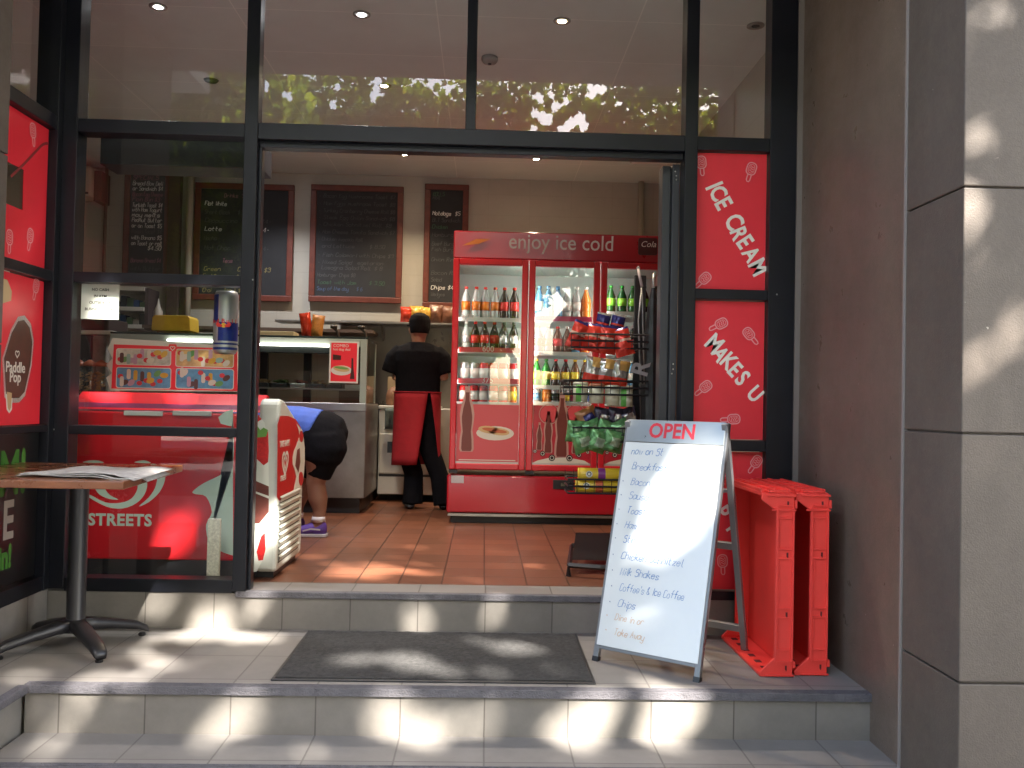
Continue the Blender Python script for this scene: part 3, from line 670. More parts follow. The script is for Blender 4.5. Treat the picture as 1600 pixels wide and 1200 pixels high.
# ------------------------------------------------------------------ display case
t = thing('display_case', 'long glass fronted deli display case with steel base', 'display case', (-1.9, 7.2, 0))
yc0 = 6.90
cx0, cx1 = aY(172, 517, yc0).x, aY(573, 527, yc0).x; cz0, cz1 = .845, aY(573, 527, yc0).z
MB().box(cx0, cx1+.012, yc0-.02, yc0+.75, .12, cz0-.004).build('base', steel2, t, bev=.006)
MB().box(cx0+.03, cx1-.03, yc0+.04, yc0+.7, 0, .119).build('plinth', dark, t)
MB().box(cx0, cx1+.014, yc0-.03, yc0+.0, cz0-.06, cz0).build('edge_trim', steel, t, bev=.004)
MB().box(cx0, cx1+.01, yc0, yc0+.6, cz1-.015, cz1).build('top_panel', M('case top', (.02, .03, .028), .2), t, bev=.003)
b = MB(); gr = M('case frame', (.30, .35, .31), .4)
b.box(cx1-.045, cx1+.005, yc0, yc0+.02, cz0, cz1-.016); b.box(cx1-.045, cx1+.005, yc0+.55, yc0+.58, cz0, cz1-.016); b.box(cx0, cx1-.046, yc0, yc0+.02, cz1-.075, cz1-.016); b.box(cx0, cx0+.03, yc0, yc0+.02, cz0, cz1-.076)
b.build('frame', gr, t, bev=.002)
b = MB()
for px in (412, 480): x = aY(px, 580, yc0+.3).x; b.box(x-.03, x+.03, yc0+.3, yc0+.34, cz0, cz1-.1)
b.box(cx0, cx1-.05, yc0+.02, yc0+.10, cz1-.13, cz1-.08)
b.build('inner_post', dark, t)
CG = glass('case glass', (.75, .82, .78), 1.5, .01, 1.2)
b = MB(); b.add([(cx0+.03, yc0+.01, cz0), (cx1-.045, yc0+.01, cz0), (cx1-.045, yc0+.01, cz1-.075), (cx0+.03, yc0+.01, cz1-.075)], [(0, 1, 2, 3)])
b.add([(cx1, yc0+.02, cz0), (cx1, yc0+.55, cz0), (cx1, yc0+.55, cz1-.02), (cx1, yc0+.02, cz1-.02)], [(0, 1, 2, 3)])
b.build('glass', CG, t)
led = M('led strip', (1, .96, .86), .5, emit=1.6)
for a, c_, yy in ((402, 514, 539), (262, 332, 531)):
    b = MB(); q0, q1 = aY(a, yy-2, yc0-.01), aY(c_, yy+3, yc0-.01); b.box(q0.x, q1.x, yc0-.022, yc0-.004, q1.z+.0, q1.z+.012); b.build('led_strip', led, t)
MB().box(cx0+.03, cx1-.05, yc0+.1, yc0+.5, cz0+.10, cz0+.11).build('shelf', steel, t)
rnd = random.Random(9)
for i in range(13):
    x = cx0+.12+i*.142; f = thing('food_tray', ORD[i] + ' tray of food from the left inside the display case' if i < 12 else 'tray of food at the right end inside the display case', 'food tray', (x, yc0+.25, cz0+.11), 'trays of food in the display case')
    MB().box(x-.06, x+.06, yc0+.14, yc0+.34, cz0+.111, cz0+.145).build('tray', dark if i % 3 else steel, f, bev=.004)
    b = MB()
    for k in range(7): b.loft([((x-.04+.08*rnd.random(), yc0+.17+.14*rnd.random(), cz0+.14+.012*j), (r*.024, 0, 0), (0, r*.02, 0)) for j, r in enumerate((.6, 1, .9, .4))], 7)
    b.build('food', M(['food red', 'food tan', 'food green'][i % 3], [(.28, .05, .03), (.35, .22, .10), (.10, .16, .05)][i % 3], .7, var=.4, scale=40), f, True)
# small poster on the case
t = thing('hot_dog_poster', 'small red poster of a hot dog on the display case corner', 'poster', (-1.0, yc0-.03, 1.2))
q0, q1 = aY(514, 598, yc0-.03), aY(561, 534, yc0-.03); TP = FRONT(0, yc0-.035, 0)
MB().box(q0.x, q1.x, yc0-.038, yc0-.033, q0.z, q1.z).build('border', M('white print', (.66, .65, .6), .5), t)
b = MB(); W = q1.x-q0.x; Hh = q1.z-q0.z
b.prism(rrect(q0.x+.012, q1.x-.012, q0.z+.012, q1.z-.012, .002), .003, .0036, TP, 0)
def pp(u, v): return (q0.x+W*u, q0.z+Hh*v)
b.prism(ell(*pp(.42, .30), W*.36, Hh*.12), .0036, .004, TP, 1); b.prism(ell(*pp(.42, .34), W*.29, Hh*.07, 16, -.12), .004, .0048, TP, 2); b.prism(ell(*pp(.42, .36), W*.25, Hh*.03, 16, -.12), .0048, .0052, TP, 3)
b.prism([pp(.12, .55), pp(.4, .55), pp(.4, .66), pp(.12, .68)], .0036, .004, TP, 4); b.prism([pp(.72, .1), pp(.88, .1), pp(.84, .35), pp(.82, .6), pp(.76, .6), pp(.76, .35)], .0036, .0042, TP, 4)
b.build('picture', [red, M('plate white', (.62, .6, .55), .4), M('bun', (.55, .38, .18), .7), leaf_g, M('cola brown', (.05, .015, .012), .3)], t)
text('lettering', 'COMBO', TP @ Matrix.Translation((*pp(.12, .86), .0037)), .032, creamw, t); text('lettering', 'hot dog deal', TP @ Matrix.Translation((*pp(.12, .78), .0037)), .026, creamw, t)

# ------------------------------------------------------------------ things on and behind the case
yq = yc0+.2; zc = cz1+.001
def on(px): return aY(px, 515, yq).x
x0, x1 = on(245), on(305); tr = M('yellow tray', (.55, .36, .03), .5, var=.12, scale=10)
b = MB(); b.prism([(x0, zc+.02), (x1, zc+.02), (x1-.005, zc+.12), (x1-.02, zc+.14), (x0+.02, zc+.14), (x0+.005, zc+.12)], 0, .22, FRONT(0, yq+.1, 0))
b.prism([(x0+.04, zc), (x1-.04, zc), (x1-.03, zc+.02), (x0+.03, zc+.02)], .01, .2, FRONT(0, yq+.1, 0), 1)
tag(b.build('yellow_box', [tr, M('brown edge', (.2, .09, .03), .6)], None, bev=.006), 'yellow upturned tray on top of the display case', 'tray')
x0, x1 = on(404), on(459); tag(MB().box(x0-.25, x1, yq, yq+.2, zc, zc+.045).build('carton', M('cream carton', (.55, .47, .28), .7), None, bev=.004), 'low cream carton on top of the display case', 'carton')
def crinkle(b, c, w, h, d, T=None, m=0, n=(8, 10), amp=.12, seed=0, mf=None):
    """pillow packet: two bulging skins crimped along the ends"""
    rnd = random.Random(seed); k = len(b.v); nx, ny = n; c = Vector(c)
    for s_ in (-1, 1):
        for j in range(ny+1):
            v = j/ny
            for i in range(nx+1):
                u = i/nx
                bulge = (sin(pi*u)**.55)*(sin(pi*v)**.6)
                ww = 1-.06*sin(pi*v)
                p = Vector(((u-.5)*w*ww+rnd.uniform(-1, 1)*w*.02*(0 < i < nx), s_*d/2*bulge*(1+rnd.uniform(-amp, amp)*2)+rnd.uniform(-1, 1)*d*.03, (v-.5)*h+rnd.uniform(-1, 1)*h*.01))
                if T is not None: p = T @ p
                b.v.append(tuple(c+p))
    st = (nx+1)*(ny+1)
    for s_ in (0, 1):
        for j in range(ny):
            for i in range(nx):
                a = k+s_*st+j*(nx+1)+i; q = (a, a+1, a+nx+2, a+nx+1)
                b.f.append(q if s_ == 0 else q[::-1]); b.m.append(mf(i/nx, j/ny) if mf else m)
    return b
redfoil = M('red foil', (.58, .05, .02), .25, .25, var=.3, scale=14); org = M('orange foil', (.6, .26, .06), .4, var=.3, scale=20)
b = MB(); x = on(485); crinkle(b, (x-.035, yq, zc+.10), .09, .19, .07, Matrix.Rotation(-.15, 3, 'Y'), 0, seed=3)
tag(b.build('chip_bag', [redfoil], None, True), 'red chip bag leaning on top of the display case', 'chip bag')
b = MB(); crinkle(b, (x+.055, yq, zc+.095), .10, .17, .07, Matrix.Rotation(.12, 3, 'Y'), 0, seed=4)
tag(b.build('bread_bag', [org], None, True), 'pale orange bread bag beside a red chip bag on the case', 'bread bag')
for i, px in enumerate((527, 570)):
    x = aY(px, 515, 7.4).x; b = MB(); b.tube([(x+.02, 7.4, cz1-.25), (x+.015, 7.4, cz1+.02), (x-.0, 7.4, cz1+.08), (x-.03, 7.38, cz1+.11)], [.014, .013, .012, .016], 8); b.box(x-.05, x+.0, 7.36, 7.40, cz1+.10, cz1+.125)
    tag(b.build('tap', M('tap metal', (.09, .08, .07), .35, .7), None, True), ['curved dark tap behind the case, left one of two', 'curved dark tap behind the case, nearer the cook'][i], 'tap')
# steel bench with cookie jars at far left
tag(MB().box(-3.55, cx0-.01, 6.85, 7.5, 0, .86).build('steel_bench', steel2, None, bev=.005), 'steel bench carrying cookie jars left of the display case', 'bench')
jg = glass('jar glass', (.85, .85, .82), 1.45, 0, 1.)
ck = M('biscuit', (.34, .19, .08), .8, var=.35, scale=30)
for i, px in enumerate((122, 139, 157)):
    p = aY(px, 612, 6.98); j = thing('cookie_jar', ['left', 'middle', 'right'][i] + ' one of three glass jars of brown biscuits on the bench', 'jar', (p.x, 6.98, .861), 'glass biscuit jars on the bench')
    b = MB(); b.lathe([(.055, 0), (.06, .02), (.06, .17), (.045, .21), (.045, .225)], (p.x, 6.98, .861), 16); b.build('jar_glass', jg, j, True)
    b = MB(); b.lathe([(.05, 0), (.052, .02), (.03, .035), (.008, .05)], (p.x, 6.98, .861+.226), 14); b.build('lid', M('jar lid', (.05, .04, .04) if i else (.35, .1, .05), .4), j, True)
    rnd = random.Random(i); b = MB()
    for k in range(26):
        a = rnd.random()*6.3; r = rnd.uniform(.01, .036); zz = .875+.005+k*.0062
        b.loft([((p.x+r*cos(a), 6.98+r*sin(a), zz), (.017, 0, .004), (0, .017, .003)), ((p.x+r*cos(a), 6.98+r*sin(a), zz+.009), (.015, 0, .004), (0, .015, .003))], 8)
    b.build('biscuits', ck, j)
# black appliance with a white front lip, shelves behind
p0, p1 = aY(119, 522, 7.4), aY(170, 499, 7.4)
t = thing('sandwich_press', 'dark appliance with a white lip behind the cookie jars', 'appliance', ((p0.x+p1.x)/2, 7.5, p0.z))
MB().box(p0.x, p1.x, 7.4, 7.8, p0.z+.035, p1.z+.01).build('lid', M('brown black', (.05, .035, .033), .35), t, bev=.008)
MB().box(p0.x-.01, p1.x+.04, 7.39, 7.8, p0.z, p0.z+.034).build('lip', whitep, t, bev=.004)
MB().box(p0.x+.11, p1.x-.03, 7.45, 7.75, .861, p0.z-.001).build('body', M('machine grey', (.30, .28, .26), .4, var=.3, scale=9), t, bev=.01)
MB().box(p0.x-.0, p0.x+.10, 7.45, 7.75, .861, p0.z-.001).build('tank', M('machine blue black', (.02, .03, .05), .3), t, bev=.01)
ys = 8.25
t = thing('shelf_unit', 'white wall shelves stacked with small goods behind the window notice', 'shelves', (aY(210, 480, ys).x, ys, 1.5))
sx0, sx1 = aY(180, 480, ys).x, aY(234, 480, ys).x
for py in (454, 485, 512):
    z = aY(210, py, ys).z; MB().box(sx0, sx1, ys-.15, ys+.14, z-.018, z+.018).build('shelf', whitep, t, bev=.002)
MB().box(sx1-.0, sx1+.03, ys-.12, ys+.14, aY(210, 516, ys).z, aY(210, 452, ys).z).build('upright', M('dark upright', (.07, .05, .05), .5), t)
goods = [(.03, .04, .04), (.015, .03, .05), (.04, .09, .05), (.02, .06, .16), (.05, .12, .06), (.25, .24, .2)]
for r_, py in enumerate((485, 512)):
    z = aY(210, py, ys).z+.019
    for i in range(5):
        x = sx0+.03+i*(sx1-sx0-.06)/4.4
        tag(MB().box(x, x+.05, ys-.1, ys, z, z+.05+.035*((i*7+r_*3) % 4)/2).build('goods_box', M('goods%d' % ((i+r_*2) % 6), goods[(i+r_*2) % 6], .5), None, bev=.004),
            '%s small box from the left on the %s white wall shelf' % (ORD[i], ['middle', 'bottom'][r_]), 'box', 'small boxes on the wall shelves')
x = aY(247, 492, 8.0).x; b = MB(); z = aY(247, 508, 8.0).z
b.lathe([(.035, 0), (.038, .01), (.038, .12), (.02, .16), (.008, .2), (.004, .235)], (x, 8.0, z), 14)
tag(b.build('sauce_bottle', M('cloudy plastic', (.40, .36, .30), .4), None, True), 'cloudy squeeze bottle between wall shelves and yellow tray', 'bottle')
tag(MB().box(x-.12, x+1.9, 7.95, 8.35, z-.03, z-.002).build('back_shelf', M('dark shelf', (.12, .08, .06), .6), None), 'long brown shelf on the back wall behind the display case', 'shelf')

# ------------------------------------------------------------------ chalk boards
woodf = M('red brown frame', (.13, .03, .018), .5, var=.3, scale=14)
slate = M('blackboard', (.018, .019, .022), .75, var=.35, scale=5)
chalks = [M('chalk white', (.72, .72, .70), .9), M('chalk pink', (.26, .11, .15), .9), M('chalk yellow', (.28, .23, .09), .9), M('chalk faint', (.075, .075, .08), .9), M('chalk green', (.05, .11, .065), .9), M('chalk blue', (.06, .09, .17), .9)]
def board(x0, y0, x1, y1, label, lines, yb=8.36, fw=.055, size=.045, seed=0, zb=None):
    p0, p1 = aY((x0+x1)/2, y1, yb), aY((x0+x1)/2, y0, yb); X0, X1 = aY(x0, (y0+y1)/2, yb).x, aY(x1, (y0+y1)/2, yb).x; Z0, Z1 = p0.z, p1.z
    t = thing('menu_blackboard', label, 'blackboard', ((X0+X1)/2, yb, Z0), 'framed blackboard menus on the back wall')
    MB().box(X0+fw*.8, X1-fw*.8, yb, yb+.02, Z0+fw*.8, Z1-fw*.8).build('slate', slate, t)
    b = MB(); b.box(X0, X1, yb-.015, yb+.02, Z1-fw, Z1); b.box(X0, X1, yb-.015, yb+.02, Z0, Z0+fw); b.box(X0, X0+fw, yb-.013, yb+.02, Z0+fw, Z1-fw); b.box(X1-fw, X1, yb-.013, yb+.02, Z0+fw, Z1-fw)
    b.build('frame', woodf, t, bev=.006)
    T = FRONT(0, yb, 0); W = X1-X0-2*fw-.04
    for i, (v, s, m) in enumerate(lines):
        b = MB(); z = Z1-fw-(Z1-Z0-2*fw)*v; l = sum(3.6 if c == ' ' else (2.6 if c in "il.',I1" else 5.3) for c in s)*size/7.*.82
        hand(b, s, X0+fw+.02, z-size, size, T, size*(.15 if seed < 20 else .11), .2, .22, .82*min(1.35, W/max(l, .01)) if l > W*.6 else .82, m, .0008, seed+i)
        b.build('chalk_writing', chalks, t)
    return t
board(193, 262, 266, 442, 'narrow blackboard with crisp white and pink chalk menu at the far left', [
 (.02, 'SPECIALS', 1), (.075, 'Bread Box Deli', 0), (.125, 'or Sandwich $4', 0), (.18, 'Bacon Egg Cheese', 1), (.23, 'Plain Bun $3-', 1), (.285, 'Turkish Toast $4', 0), (.33, 'with Ham Yogurt', 0),
 (.38, 'may melts', 0), (.43, 'Peanut Butter', 0), (.485, 'or on Toast $5', 0), (.54, 'Raisin Toast $4', 3), (.60, 'with Banana $5', 0), (.655, 'on Toast or roll', 0), (.70, '        $4.50', 0), (.82, 'Banana Bread $4', 1), (.90, 'with Butter', 3)], size=.038, seed=1)
board(303, 287, 458, 470, 'dim blackboard partly hidden behind the black door mullion', [
 (.04, '            Drinks  Small', 1), (.12, ' Flat White          $4-', 0), (.20, ' Short Black    $3', 3), (.28, ' Cappuccino          $4-', 3), (.36, ' Latte         Small $4-', 0), (.45, ' Mocha               $4-', 3),
 (.54, ' Hot Choc            $4-', 3), (.66, '            Teas', 1), (.74, ' Green       Camomile $3', 2), (.81, ' Earl Grey     milk $3-', 2), (.88, ' Black       with lemon', 2), (.94, ' Chai       Toast $3', 2)], size=.038, seed=2)
board(484, 290, 629, 473, 'wide blackboard with the long faint chalk menu, middle of the back wall', [
 (.03, '* Bacon Egg Mushrooms Toast $7', 3), (.10, '* Ham Eggs mushroom Toast $8', 3), (.17, '* Turkey Cranberry Cheese Roll $8', 3), (.235, '* Steak Egg Onion Sandwich $8', 3), (.30, '* Chicken Schnitzel Roll  $8', 3), (.37, '* Ham Cheese Tomato Sandwich $7', 3), (.44, '* Chicken Avocado Roll', 3),
 (.505, '  and Lettuce       $ 8.50', 3), (.59, '* Fish Calamari with Chips $9', 3), (.66, '* Mixed Salad Vegetarian', 3), (.71, '  Lasagna Salad Roll  $ 8', 3), (.78, 'Hamburger Chips $8', 3), (.85, 'Toast with Jam      $ 3.50', 4), (.91, 'Soup of the day     $ 6', 5)], size=.034, seed=3)
board(662, 288, 731, 482, 'narrow blackboard half hidden by the red drinks cooler', [
 (.02, 'ROLLS', 4), (.05, 'Roll', 3), (.19, 'Hotdogs  $5', 0), (.25, 'BLT Sandwich', 3), (.31, 'Chicken', 4), (.38, 'Hamburger', 3), (.46, 'Beef Burger', 3), (.51, 'Fish Burger', 3), (.60, 'Onion Rings', 3), (.72, 'Bacon Roll', 3), (.78, 'Salad', 3), (.85, 'Chips $4', 0), (.91, 'Wedges', 3)], size=.036, seed=4)
tag(MB().box(aY(266, 300, 8.36).x+.01, aY(285, 300, 8.36).x, 8.30, 8.37, 1.5, 2.978).build('brown_reflection', M('brown reflection', (.085, .055, .045), .6), None), 'dark brown stand-in for a reflection right of the left blackboard', 'post')  # brown column stands in for a dark reflection in the window
tag(MB().tube([(aY(296, 300, 8.3).x, 8.33, 1.2), (aY(296, 300, 8.3).x, 8.33, 2.978)], .03, 10).build('pipe', M('cream pipe', (.42, .38, .30), .5), None, True), 'thick cream pipe between two blackboards', 'pipe')
tag(MB().tube([(aY(163, 300, 8.3).x, 8.34, 1.2), (aY(163, 300, 8.3).x, 8.34, 2.978)], .016, 8).build('pipe', M('brown pipe', (.20, .14, .11), .5), None, True), 'thin brown pipe left of the left blackboard', 'pipe')
tag(MB().tube([(aY(1003, 320, 8.3).x, 8.35, 1.8), (aY(1003, 320, 8.3).x, 8.35, 2.978)], .028, 8).build('pipe', M('cream pipe', (.42, .38, .30), .5), None, True), 'vertical pipe on the back wall above the drinks cooler', 'pipe')
p0, p1 = aY(112, 308, 8.2), aY(159, 262, 8.2); t = thing('air_conditioner', 'wall air conditioner unit at far left of the back wall', 'air conditioner', (p0.x, 8.2, p0.z))
MB().box(p0.x-.3, p1.x-.07, 8.15, 8.39, p0.z, p1.z).build('housing', M('ac cream', (.45, .42, .33), .5), t, bev=.015); MB().box(p1.x-.065, p1.x, 8.2, 8.39, p0.z-.03, p1.z-.03).build('side_cover', M('ac brown', (.12, .09, .07), .6), t); MB().box(p0.x-.28, p1.x-.09, 8.143, 8.149, p0.z+.02, p0.z+.04).build('outlet', dark, t)

# ------------------------------------------------------------------ kitchen side: stove, splashback, shelf goods
ys = 7.80
t = thing('stove', 'white freestanding oven with glass door behind the cook', 'stove', (-.7, 8.0, 0))
s0, s1 = aY(591, 700, ys).x, aY(684, 700, ys).x; zt = aY(620, 634, ys).z
MB().box(s0, s1, ys, 8.36, .06, zt-.03).build('body', whitep, t, bev=.008)
MB().box(s0-.005, s1+.005, ys-.02, 8.37, zt-.029, zt).build('cooktop', whitep, t, bev=.006)
MB().box(s0+.01, s1-.01, ys-.018, ys-.001, .24, zt-.24).build('oven_door', whitep, t, bev=.01)
MB().box(s0+.08, s1-.08, ys-.022, ys-.0185, .42, zt-.31).build('door_glass', M('oven glass', (.05, .06, .07), .08), t, bev=.01)
MB().tube([(s0+.05, ys-.045, zt-.20), (s1-.05, ys-.045, zt-.20)], .011, 8).box(s0+.06, s0+.08, ys-.045, ys-.001, zt-.21, zt-.19).box(s1-.08, s1-.06, ys-.045, ys-.001, zt-.21, zt-.19).build('door_handle', whitep, t, True)
MB().box(s0+.01, s1-.01, ys-.004, ys+.01, .215, .235).build('gap', dark, t)
for i in range(4): MB().lathe([(.018, 0), (.016, -.02)], (s0+.22+i*.08, ys-.001, zt-.1), 12, 0, 'Y').build('knob', dark, t, True)
b = MB()
x0_, x1_ = aY(602, 640, ys-.05).x, aY(622, 640, ys-.05).x; nx = 8
for j in range(7):
    for i in range(nx+1): b.v.append((x0_+(x1_-x0_)*i/nx, ys-.06-.006*sin(i*1.9), zt-.02-.03*j))
for j in range(6):
    for i in range(nx): a = j*(nx+1)+i; b.f.append((a+nx+1, a+nx+2, a+1, a)); b.m.append(0)
o = b.build('tea_towel', M('towel grey', (.12, .15, .14), .95, var=.2, scale=50), None, True); q = o.modifiers.new('solid', 'SOLIDIFY'); q.thickness = .006
tag(o, 'grey-green tea towel hanging on the front of the stove', 'towel')
tag(MB().box(s1+.01, -.2, ys+.02, 8.37, 0, zt-.02).build('white_cabinet', whitep, None, bev=.006), 'white cabinet between the stove and the red cooler', 'cabinet')
tag(MB().box(s0-.28, s0-.04, ys-.4, 8.3, 0, .80).build('cart', M('dark cart', (.06, .045, .05), .3, .4, var=.4, scale=7), None, bev=.006), 'dark steel trolley between display case and stove', 'trolley')
tag(MB().box(-1.35, .2, 8.375, 8.399, .8, aY(640, 503, 8.38).z).build('splashback', M('splashback', (.17, .155, .135), .3, .5, var=.12, scale=3), None), 'dull metal splashback behind the stove', 'splashback')
zsh = aY(660, 506, 8.25).z
t = thing('wall_shelf', 'narrow steel shelf above the splashback carrying bread and chips', 'shelf', (-.6, 8.25, zsh))
MB().box(-1.9, -.15, 8.12, 8.37, zsh-.02, zsh).build('board', steel2, t, bev=.003)
for x in (-1.6, -.95, -.3): MB().prism([(8.15, zsh-.021), (8.37, zsh-.021), (8.37, zsh-.16)], x-.01, x+.01, Matrix(((0, 0, 1, 0), (1, 0, 0, 0), (0, 1, 0, 0), (0, 0, 0, 1)))).build('bracket', steel2, t)
yel = M('yellow foil', (.6, .36, .06), .3, .2, var=.3, scale=20); brn = M('brown bread bag', (.19, .08, .045), .35, var=.5, scale=22)
rr_ = Matrix.Identity(3)
for i, (px, m, lab) in enumerate([(636, redfoil, 'orange-red chip bag on the wall shelf, behind the cook on the left'), (650, yel, 'yellow packet on the wall shelf above the cook'), (664, yel, 'yellow-orange packet on the wall shelf, right of the cook'), (681, brn, 'brown bread bag on the wall shelf beside the blackboard'), (700, brn, 'brown bread bag on the wall shelf touching the red cooler')]):
    b = MB(); crinkle(b, (aY(px, 500, 8.2).x, 8.22, zsh+.075+.01*(i % 2)), .13, .15+.03*(i > 2), .09, rr_, 0, seed=20+i)
    tag(b.build('food_bag', [m], None, True), lab, 'food bag')
# bread board, toaster thing
p0, p1 = aY(602, 630, 7.95), aY(630, 592, 7.95)
tag(MB().box(p0.x, p1.x, 8.1, 8.12, zt+.001, p1.z+.02).build('chopping_board', M('pale wood', (.42, .33, .22), .6, var=.15, scale=8), None, bev=.004), 'pale chopping board leaning behind the stove', 'board')
b = MB(); b.loft([((p0.x+.09, 7.98, zt+.001+h), (.09*r, 0, 0), (0, .07*r, 0)) for r, h in ((.9, 0), (1, .03), (1, .08), (.85, .13), (.5, .16), (.1, .17))], 16, 0, .8)
tag(b.build('bread_loaf', M('brown crust', (.20, .09, .04), .6, var=.3, scale=25), None, True), 'brown loaf on the stove top left of the cook', 'bread')

# ------------------------------------------------------------------ ceiling fittings
trim_m = M('downlight trim', (.30, .28, .26), .5)
def downlight(x, y, lit, lab, warm=1., e=30.):
    t = thing('downlight', lab, 'downlight', (x, y, 2.975), 'recessed downlights in the shop ceiling')
    b = MB(); b.lathe([(.048, 0), (.048, -.006), (.024, -.006), (.024, 0)], (x, y, 2.979), 20); b.build('trim', trim_m, t, True)
    c = (.95, .95, 1) if warm < 1.2 else (1, .78, .52)
    MB().lathe([(.022, 0), (.022, .001)], (x, y, 2.9735), 16).build('lens', M('lens %s %s' % (lit, warm), c if lit else (.02, .02, .02), .5, emit=e if lit else 0), t)
    if lit:
        l = bpy.data.lights.new('downlight_lamp', 'SPOT'); l.energy = LAMP; l.color = c; l.spot_size = RD(120); l.spot_blend = .8; l.shadow_soft_size = .04
        o = bpy.data.objects.new('downlight_lamp', l); COL.objects.link(o); o.location = (x, y, 2.96); adopt(o, t)
LAMP = 16.
for x, y, lit, wm, lab in [(-1.81, 4.866, 1, 1, 'lit downlight seen through the top left window pane'), (-.714, 4.876, 1, 1, 'bright lit downlight high above the doorway, left of the thin mullion'), (.383, 4.871, 1, 1.3, 'warm lit downlight high above the doorway, right of the thin mullion'),
        (1.45, 4.85, 0, 1, 'unlit dark downlight behind the top right pane'), (-1.827, 7.618, 1, 1, 'lit downlight at the back above the blackboard by the mullion'), (-.725, 7.639, 1, 1.3, 'small warm downlight above the wide blackboard'),
        (.405, 7.658, 1, 1.3, 'warm downlight at the back above the drinks cooler'), (-.714, 5.98, 1, 1.3, 'warm downlight glowing among the leaf reflections')]:
    downlight(x, y, lit, lab, wm)
t = thing('smoke_detector', 'round white smoke detector on the ceiling', 'smoke detector', (-.011, 5.432, 2.98))
MB().lathe([(.05, 0), (.05, -.02), (.04, -.035), (.01, -.04)], (-.011, 5.432, 2.979), 20).build('housing', trim_m, t, True); MB().lathe([(.012, 0), (.008, -.006)], (-.011, 5.432, 2.939), 10).build('sensor', dark, t)
p = aZ(330, 125, 2.979); tag(MB().lathe([(.05, 0), (.04, -.012)], p, 16).build('ceiling_vent', dark, None), 'small dark ceiling cap behind the top left pane', 'ceiling cap')
b = MB(); q = [aZ(973, 237, 2.97), aZ(986, 254, 2.97), aZ(1046, 253, 2.97)]
b.tube(q, .012, 4); tag(b.build('ceiling_track', M('white track', (.62, .6, .54), .5), None), 'white L-shaped track on the ceiling near the folded door', 'track')
# ------------------------------------------------------------------ drinks cooler
t = cooler = thing('drinks_cooler', 'tall red three door glass drinks cooler with lit header', 'cooler', (.55, 6.8, 0))
CY = 6.48
kx0, kx1 = aY(705, 560, CY).x, 1.36
kz = lambda py, px=820: aY(px, py, CY).z
creds = M('cooler red', (.42, .012, .022), .3, var=.06, scale=3, coat=.35)
credd = M('cooler door red', (.50, .012, .022), .32, coat=.25)
inner = M('cooler inside', (.60, .64, .60), .5)
zt0_, zt1_ = kz(405), kz(364)
zd0, zd1 = kz(737), kz(406)
b = MB()
b.box(kx0, kx0+.03, CY+.03, CY+.72, zd0, zd1); b.box(kx1-.03, kx1, CY+.03, CY+.72, zd0, zd1)
b.build('side', creds, t)
MB().box(kx0+.03, kx1-.03, CY+.68, CY+.72, zd0, zd1).box(kx0+.03, kx1-.03, CY+.05, CY+.68, zd0, zd0+.02).box(kx0+.03, kx1-.03, CY+.05, CY+.68, zd1-.02, zd1).build('lining', inner, t)
b = MB(); b.prism([(CY-.03, zt1_), (CY+.72, zt1_), (CY+.72, zd1+.001), (CY, zd1+.001), (CY-.002, zt0_+.01)], kx0, kx1, Matrix(((0, 0, 1, 0), (1, 0, 0, 0), (0, 1, 0, 0), (0, 0, 0, 1))))
hd = b.build('header_sign', creds, t, bev=.008)
p = aY(794, 388, CY-.02); text('lettering', 'enjoy ice cold', FRONT(p.x, CY-.024, p.z) @ Matrix.Rotation(RD(8.4), 4, 'X'), .155, M('sign cream', (.72, .62, .58), .5), hd, bold=.0005, sx=.885)
b = MB(); p = aY(1012, 384, CY-.03); b.prism(rrect(p.x-.07, p.x+.07, p.z-.07, p.z+.055, .015), 0, .004, FRONT(0, CY-.034, 0)); b.build('badge', M('badge dark', (.07, .012, .014), .3), hd)
text('lettering', 'Cola', FRONT(p.x-.055, CY-.039, p.z-.01), .06, M('sign cream', (.7, .6, .58), .5), hd, shear=.3)
b = MB(); p = aY(748, 380, CY-.03); b.prism([(p.x-.12, p.z-.02), (p.x-.02, p.z+.03), (p.x+.09, p.z+.035), (p.x-.0, p.z-.005)], 0, .001, FRONT(0, CY-.029, 0)); b.build('flame_print', M('flame print', (.55, .16, .03), .5), hd)
# base with kick
bs = MB().box(kx0-.01, kx1, CY-.01, CY+.72, .075, zd0-.03).build('base_panel', M('cooler base red', (.42, .010, .022), .16, var=.06, scale=3, coat=.6), t, bev=.012)
MB().box(kx0+.02, kx1-.02, CY+.03, CY+.7, 0, .074).build('plinth', dark, t)
MB().box(kx0+.0, kx1-.02, CY-.012, CY+.02, .052, .07).build('kick_trim', steel, t)
p = aY(880, 757, CY); MB().box(p.x-.075, p.x+.075, CY-.016, CY-.0101, p.z-.033, p.z+.033).build('thermostat', dark, t, bev=.004)
text('lettering', '3.0', FRONT(p.x-.02, CY-.0175, p.z-.01), .03, M('dim readout', (.12, .11, .06), .5, emit=.1), t)
p = aY(715, 748, CY); MB().box(p.x-.045, p.x+.045, CY-.0115, CY-.0101, p.z-.03, p.z+.025).build('sticker', M('sticker', (.52, .47, .47), .6), t)
CGl = glass('cooler glass', (.86, .90, .88), 1.52, .0, 2.8)
doors = [(705, 823), (824, 935), (936, 1045)]
lum = M('cooler light', (.86, 1, .93), .5, emit=5.)
shelf_m = M('cooler shelf', (.55, .57, .55), .4, .3)
dxs = []
